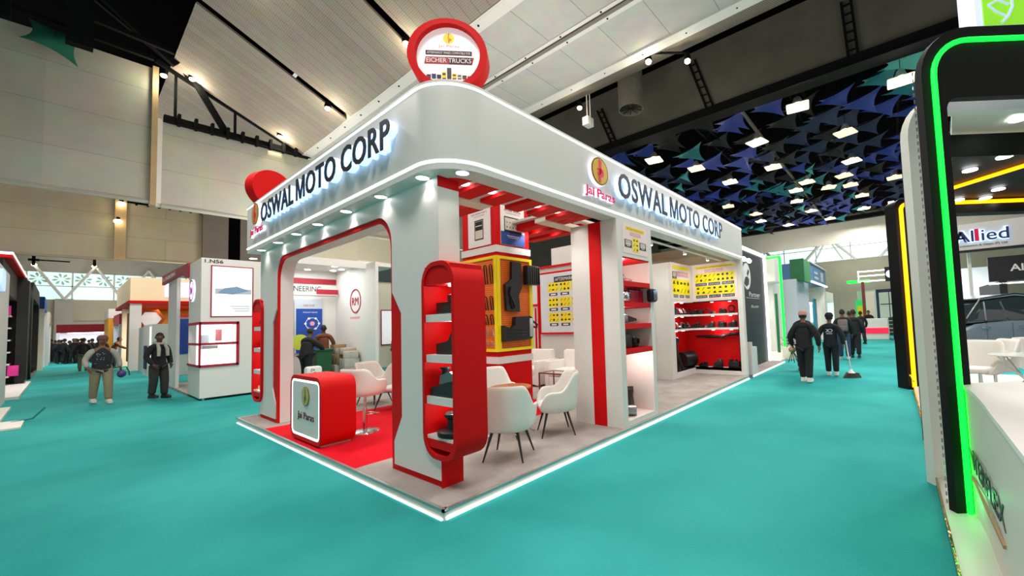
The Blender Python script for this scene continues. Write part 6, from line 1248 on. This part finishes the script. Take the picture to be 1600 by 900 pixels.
    # trousers
    k = Sk(); pb = k.chain([(0, 0, 1.0)], [(.15*bulk, .12*bulk)])
    for s_ in (-1, 1):
        hp, kn, an = legs[s_]; k.chain([hp-V(0, 0, .06), (hp+kn)/2, kn, (kn+an)/2, an+V(0, 0, .0)], [.112*bulk, .108, .095, .086, .078], pb)
    vs_, fs_ = skin_mesh(k.n, k.e, k.r, 0, 2); m = MB(); m.add([v*S for v in vs_], fs_, bm_); m.build('trousers', t, ang=70)
    for s_ in (-1, 1):
        an = legs[s_][2]; m = MB(); z0 = an.z-.085; pts = rr(-.048, .048, -.08, .20, .045, 5)
        P = [(a, b, 0) for a, b in pts]+[(a, b, .035) for a, b in pts]+[(a*.9, b*.95, .06) for a, b in pts]+[(a*.7, min(b, .06)*.8, .10) for a, b in pts]; n = len(pts)
        m.add([(V(*p)+V(an.x, an.y, z0))*S for p in P], [(q*n+i, q*n+(i+1) % n, (q+1)*n+(i+1) % n, (q+1)*n+i) for q in range(3) for i in range(n)]+[tuple(range(n)), tuple(range(3*n, 4*n))], shm); m.build('shoe', t, ang=50)
    if scarf:
        m = MB(); sc = mat('scarf_'+scarf[1:], scarf, .9, noise=.2, nscale=20); m.tube([pt(.09*math.cos(a), .085*math.sin(a), 1.50-.02*math.sin(a))*S for a in [i*PI/6 for i in range(12)]], .032*S, sc, 8, True)
        for sx in (-.06, .10): m.tube([pt(sx, .10, 1.47)*S, pt(sx*1.2, .165, 1.35)*S, pt(sx*1.3, .175, 1.15)*S], [.03*S, .04*S, .035*S], sc, 8)
        m.build('scarf', t, ang=70)
    if extra: extra(t, S, A, pt, tm)
    t.location = loc; t.rotation_euler = (0, 0, rz); return t
def face(dx, dy): return math.atan2(-dx, dy)
# man with bag walking towards the camera, left aisle
def ex_vest(t, S, A, pt, tm):
    m = MB()
    rg = random.Random(2)
    for i in range(16):
        x, z_ = rg.uniform(-.13, .13), rg.uniform(1.0, 1.35); m.tube([pt(x, .148, z_)*S, pt(x+rg.uniform(-.05, .05), .150, z_+rg.uniform(-.03, .03))*S], .004, 'palegrey', 4)
    m.build('vest_print', t)
person('person', (-1.38, 13.3, 0), face(.15, -1), 'man in a patterned black vest, grey sleeves and khaki trousers walking up the left aisle', 1.70, .16, '#1B2126', '#8C7F66', '#D9D2C4', arms={-1: ((-.30, -.02, 1.16), (-.33, .02, .90)), 1: ((.29, -.02, 1.15), (.25, .10, .95))}, hat='#6B4540', bulk=1.08, extra=ex_vest, sleeve='#A7A59C')
t = thing('carried_helmet', 'small purple helmet-like bag in the hand of the man in khaki trousers', 'bag', (-1.02, 13.24, .62)); c = V(-1.04, 13.26, .72)
m = MB(); m.ell(c, (.085, .085, .10), mat('purple_shell', '#4A3A78', .4), 16, 10); m.build('shell', t); m = MB(); m.tube([c+V(0, 0, .1), c+V(-.01, 0, .16), c+V(.08, 0, .17), c+V(.13, 0, .05), c+V(.14, 0, -.06)], .012, 'bplastic', 6); m.build('strap', t)
person('person', (-.42, 12.75, 0), face(.6, -1), 'man in dark clothes with a light scarf standing by the RM stand', 1.74, .05, '#14181B', '#2E2F2C', '#17181A', skin='#5C3A28', arms={-1: ((-.27, -.03, 1.14), (-.2, .12, .92)), 1: ((.27, -.03, 1.14), (.2, .12, .92))}, scarf='#A8A498', headyaw=-.8)
person('person', (-1.35, 31, 0), face(.1, 1), 'person in a dark coat just behind the man in khaki, further down the left aisle', 1.72, .12, '#14181A', '#5F5F50', '#332A22')
person('person', (-.35, 31.5, 0), face(1, 0), 'man in a brown shirt bending towards the warm orange stand', 1.7, .1, '#6B3A1E', '#20262E', '#20262E', lean=.35, arms={-1: ((-.28, .3, 1.25), (-.22, .55, 1.1)), 1: ((.28, .3, 1.25), (.22, .55, 1.1))})
cr0 = person('person', (-2.2, 46, 0), .2, 'dark-clothed person in the distant crowd at the end of the left aisle', 1.7, .08, '#15171A', '#1C1E22', '#202020', hands=False, group='crowd at the end of the left aisle')
rgc = random.Random(5)
for i in range(20):
    x_, y_ = -2.6+i*.17+rgc.uniform(-.05, .05), rgc.uniform(42, 51); d_ = dup(cr0, (x_, y_, 0), rgc.uniform(-2.5, 2.5)); s_ = rgc.uniform(.93, 1.04); d_.scale = (s_, s_, s_)
# man in brown and the coated figure at the bin (seen through the arch)
person('person', (3.52, 12.75, .06), face(.3, 1), 'man in a brown shirt seen from behind beside the green bin', 1.78, .03, '#70401F', '#101114', '#17181A', skin='#3A241A', arms={-1: ((-.28, .05, 1.16), (-.2, .25, 1.05)), 1: ((.3, .05, 1.14), (.28, .22, .98))})
person('person', (2.78, 12.1, 0), face(.9, .5), 'person in a hooded black coat bending at the green bin', 1.72, .06, '#16181A', '#101113', '#17181A', lean=.25, bulk=1.25, hat='#2A2C2E', arms={-1: ((-.3, .25, 1.2), (-.2, .5, 1.05)), 1: ((.3, .25, 1.2), (.22, .5, 1.05))})
def ex_bag(t, S, A, pt, tm):
    m = MB(); m.bbox(-.06, .22, -.22, -.1, .95, 1.3, mat('grey_rucksack', '#6F665E', .8), .04); m.build('shoulder_bag', t)
person('person', (6.75, 14.0, .0), face(-.3, 1), 'person in a mustard top cut off by the red edge of the arch', 1.66, .05, '#8E7430', '#4A4438', '#2A2622', extra=ex_bag)
t = thing('spotted_cushion', 'black and white spotted bag beneath the black coat, behind the red desk', 'bag', (2.85, 11.7, 0)); m = MB(); m.bbox(2.65, 3.1, 11.6, 11.9, .0, .55, 'nwhite', .08); rg = random.Random(8)
for i in range(16): c = V(rg.uniform(2.72, 3.03), 11.598, rg.uniform(.1, .48)); m.cyl(c, c-Y*.004, rg.uniform(.015, .035), 'letter', 8)
m.build('cloth', t)
# right-hand aisle, seen from behind
def ex_hold(t, S, A, pt, tm):
    m = MB(); c = A[-1][2]*S; m.ell(c+V(-.03, .06, -.08), (.09, .12, .08), 'tan', 10, 6)
    for k in range(5): m.tube([c+V(-.04, .06, -.08), c+V(-.16+.07*k, .12, -.42+.04*(k % 2))], .009, 'bsteel', 5)
    m.build('bundle_of_tools', t)
def ex_print(txt):
    def f(t, S, A, pt, tm):
        m = MB(); m.text(txt, V(.12, -.158, 1.33)*S, -X, Z, .035, mat('faded_back_print', '#5A5E3A', .7), .22, .003); m.build('back_print', t)
    return f
def both(t, S, A, pt, tm): ex_hold(t, S, A, pt, tm); ex_print('SECURITY')(t, S, A, pt, tm)
person('person', (9.05, -1.32, 0), face(1, -.12), 'person in a black padded jacket and pink cap carrying tools, nearest in the right-hand aisle', 1.70, .13, '#0E1011', '#141617', '#E6DED4', hat='#B98A7A', bulk=1.2, arms={-1: ((-.33, -.02, 1.15), (-.30, .08, .88)), 1: ((.33, -.04, 1.15), (.32, .03, .88))}, extra=both)
def ex_k(t, S, A, pt, tm):
    m = MB(); m.text('CK', V(.09, -.148, 1.25)*S, -X, Z, .09, 'palegrey', .17, .003, .02); m.box(-.07*S, .08*S, -.149*S, -.145*S, 1.2*S, 1.22*S, 'palegrey'); m.build('back_print', t)
person('person', (10.45, -1.72, 0), face(1, -.05), 'person in a dark jacket with a pale letter print on the back pulling a broom', 1.62, .1, '#10141A', '#0F1216', '#D8D2CC', hat='#0B0D10', bulk=1.12, arms={-1: ((-.31, -.03, 1.14), (-.3, .05, .88)), 1: ((.31, -.05, 1.14), (.31, -.02, .88))}, extra=ex_k)
t = thing('broom', 'long-handled broom trailing beside the person with the letter print', 'broom', (10.1, -2.15, 0)); m = MB(); m.tube([(10.55, -2.06, .92), (10.2, -2.15, .22)], .014, 'alu', 8); m.build('handle', t)
m = MB(); m.lathe([(.02, .2), (.05, .14), (.09, .10), (.0, .10)], (10.17, -2.16, .03), Z, 'nwhite', 14); m.build('socket', t); m = MB(); m.prism([(-.22, 0), (.2, 0), (.14, .12), (-.12, .14)], (10.17, -2.2, .005), V(.5, -.86, 0), Z, V(.86, .5, 0), .08, mat('brown_bristles', '#5A4A3E', .9, noise=.4, nscale=60)); m.build('bristles', t)
def ex_pack(t, S, A, pt, tm):
    m = MB(); bm2 = mat('grey_backpack', '#6C6260', .8, noise=.15, nscale=15); m.bbox(-.15*S, .15*S, -.30*S, -.12*S, 1.0*S, 1.42*S, bm2, .05); m.bbox(-.11*S, .11*S, -.34*S, -.28*S, 1.03*S, 1.2*S, bm2, .03); m.build('backpack', t)
person('person', (14.8, -1.63, 0), face(1, .1), 'person in jeans with a grey backpack walking further up the right-hand aisle', 1.76, .14, '#121417', '#2C4660', '#C8C4C0', bulk=1.15, extra=ex_pack)
person('person', (15.6, -1.9, 0), face(1, 0), 'person in a dark coat walking just right of the one with the backpack', 1.74, .1, '#15171B', '#14161A', '#222222')
person('person', (11.2, -.95, 0), face(1, .3), 'dark-haired person half hidden left of the pink-capped one', 1.74, .08, '#11141B', '#14161A', '#222222', arms={-1: ((-.28, 0, 1.14), (-.2, .12, .95)), 1: ((.27, 0, 1.14), (.2, .12, .95))})
person('person', (29.6, -1.75, 0), face(-1, 0), 'person in a dark suit behind the far white counter', 1.75, 0, '#12161E', '#12161E', '#111111', hands=False)
person('person', (14.5, 1.6, 0.05), face(-1, -.3), 'person in a dark jacket inside the green-outlined stand', 1.7, 0, '#1A242A', '#15181C', '#15181C')
for i, (x_, y_) in enumerate([(18.5, -1.55), (21, -1.35), (23, -1.7), (24.5, -1.2)]):
    d_ = dup(cr0, (x_, y_, 0), -PI/2+.3*i); d_['label'] = 'dark-clothed person in the small group beyond the backpack, far up the right-hand aisle'; d_['group'] = 'group far up the right-hand aisle'
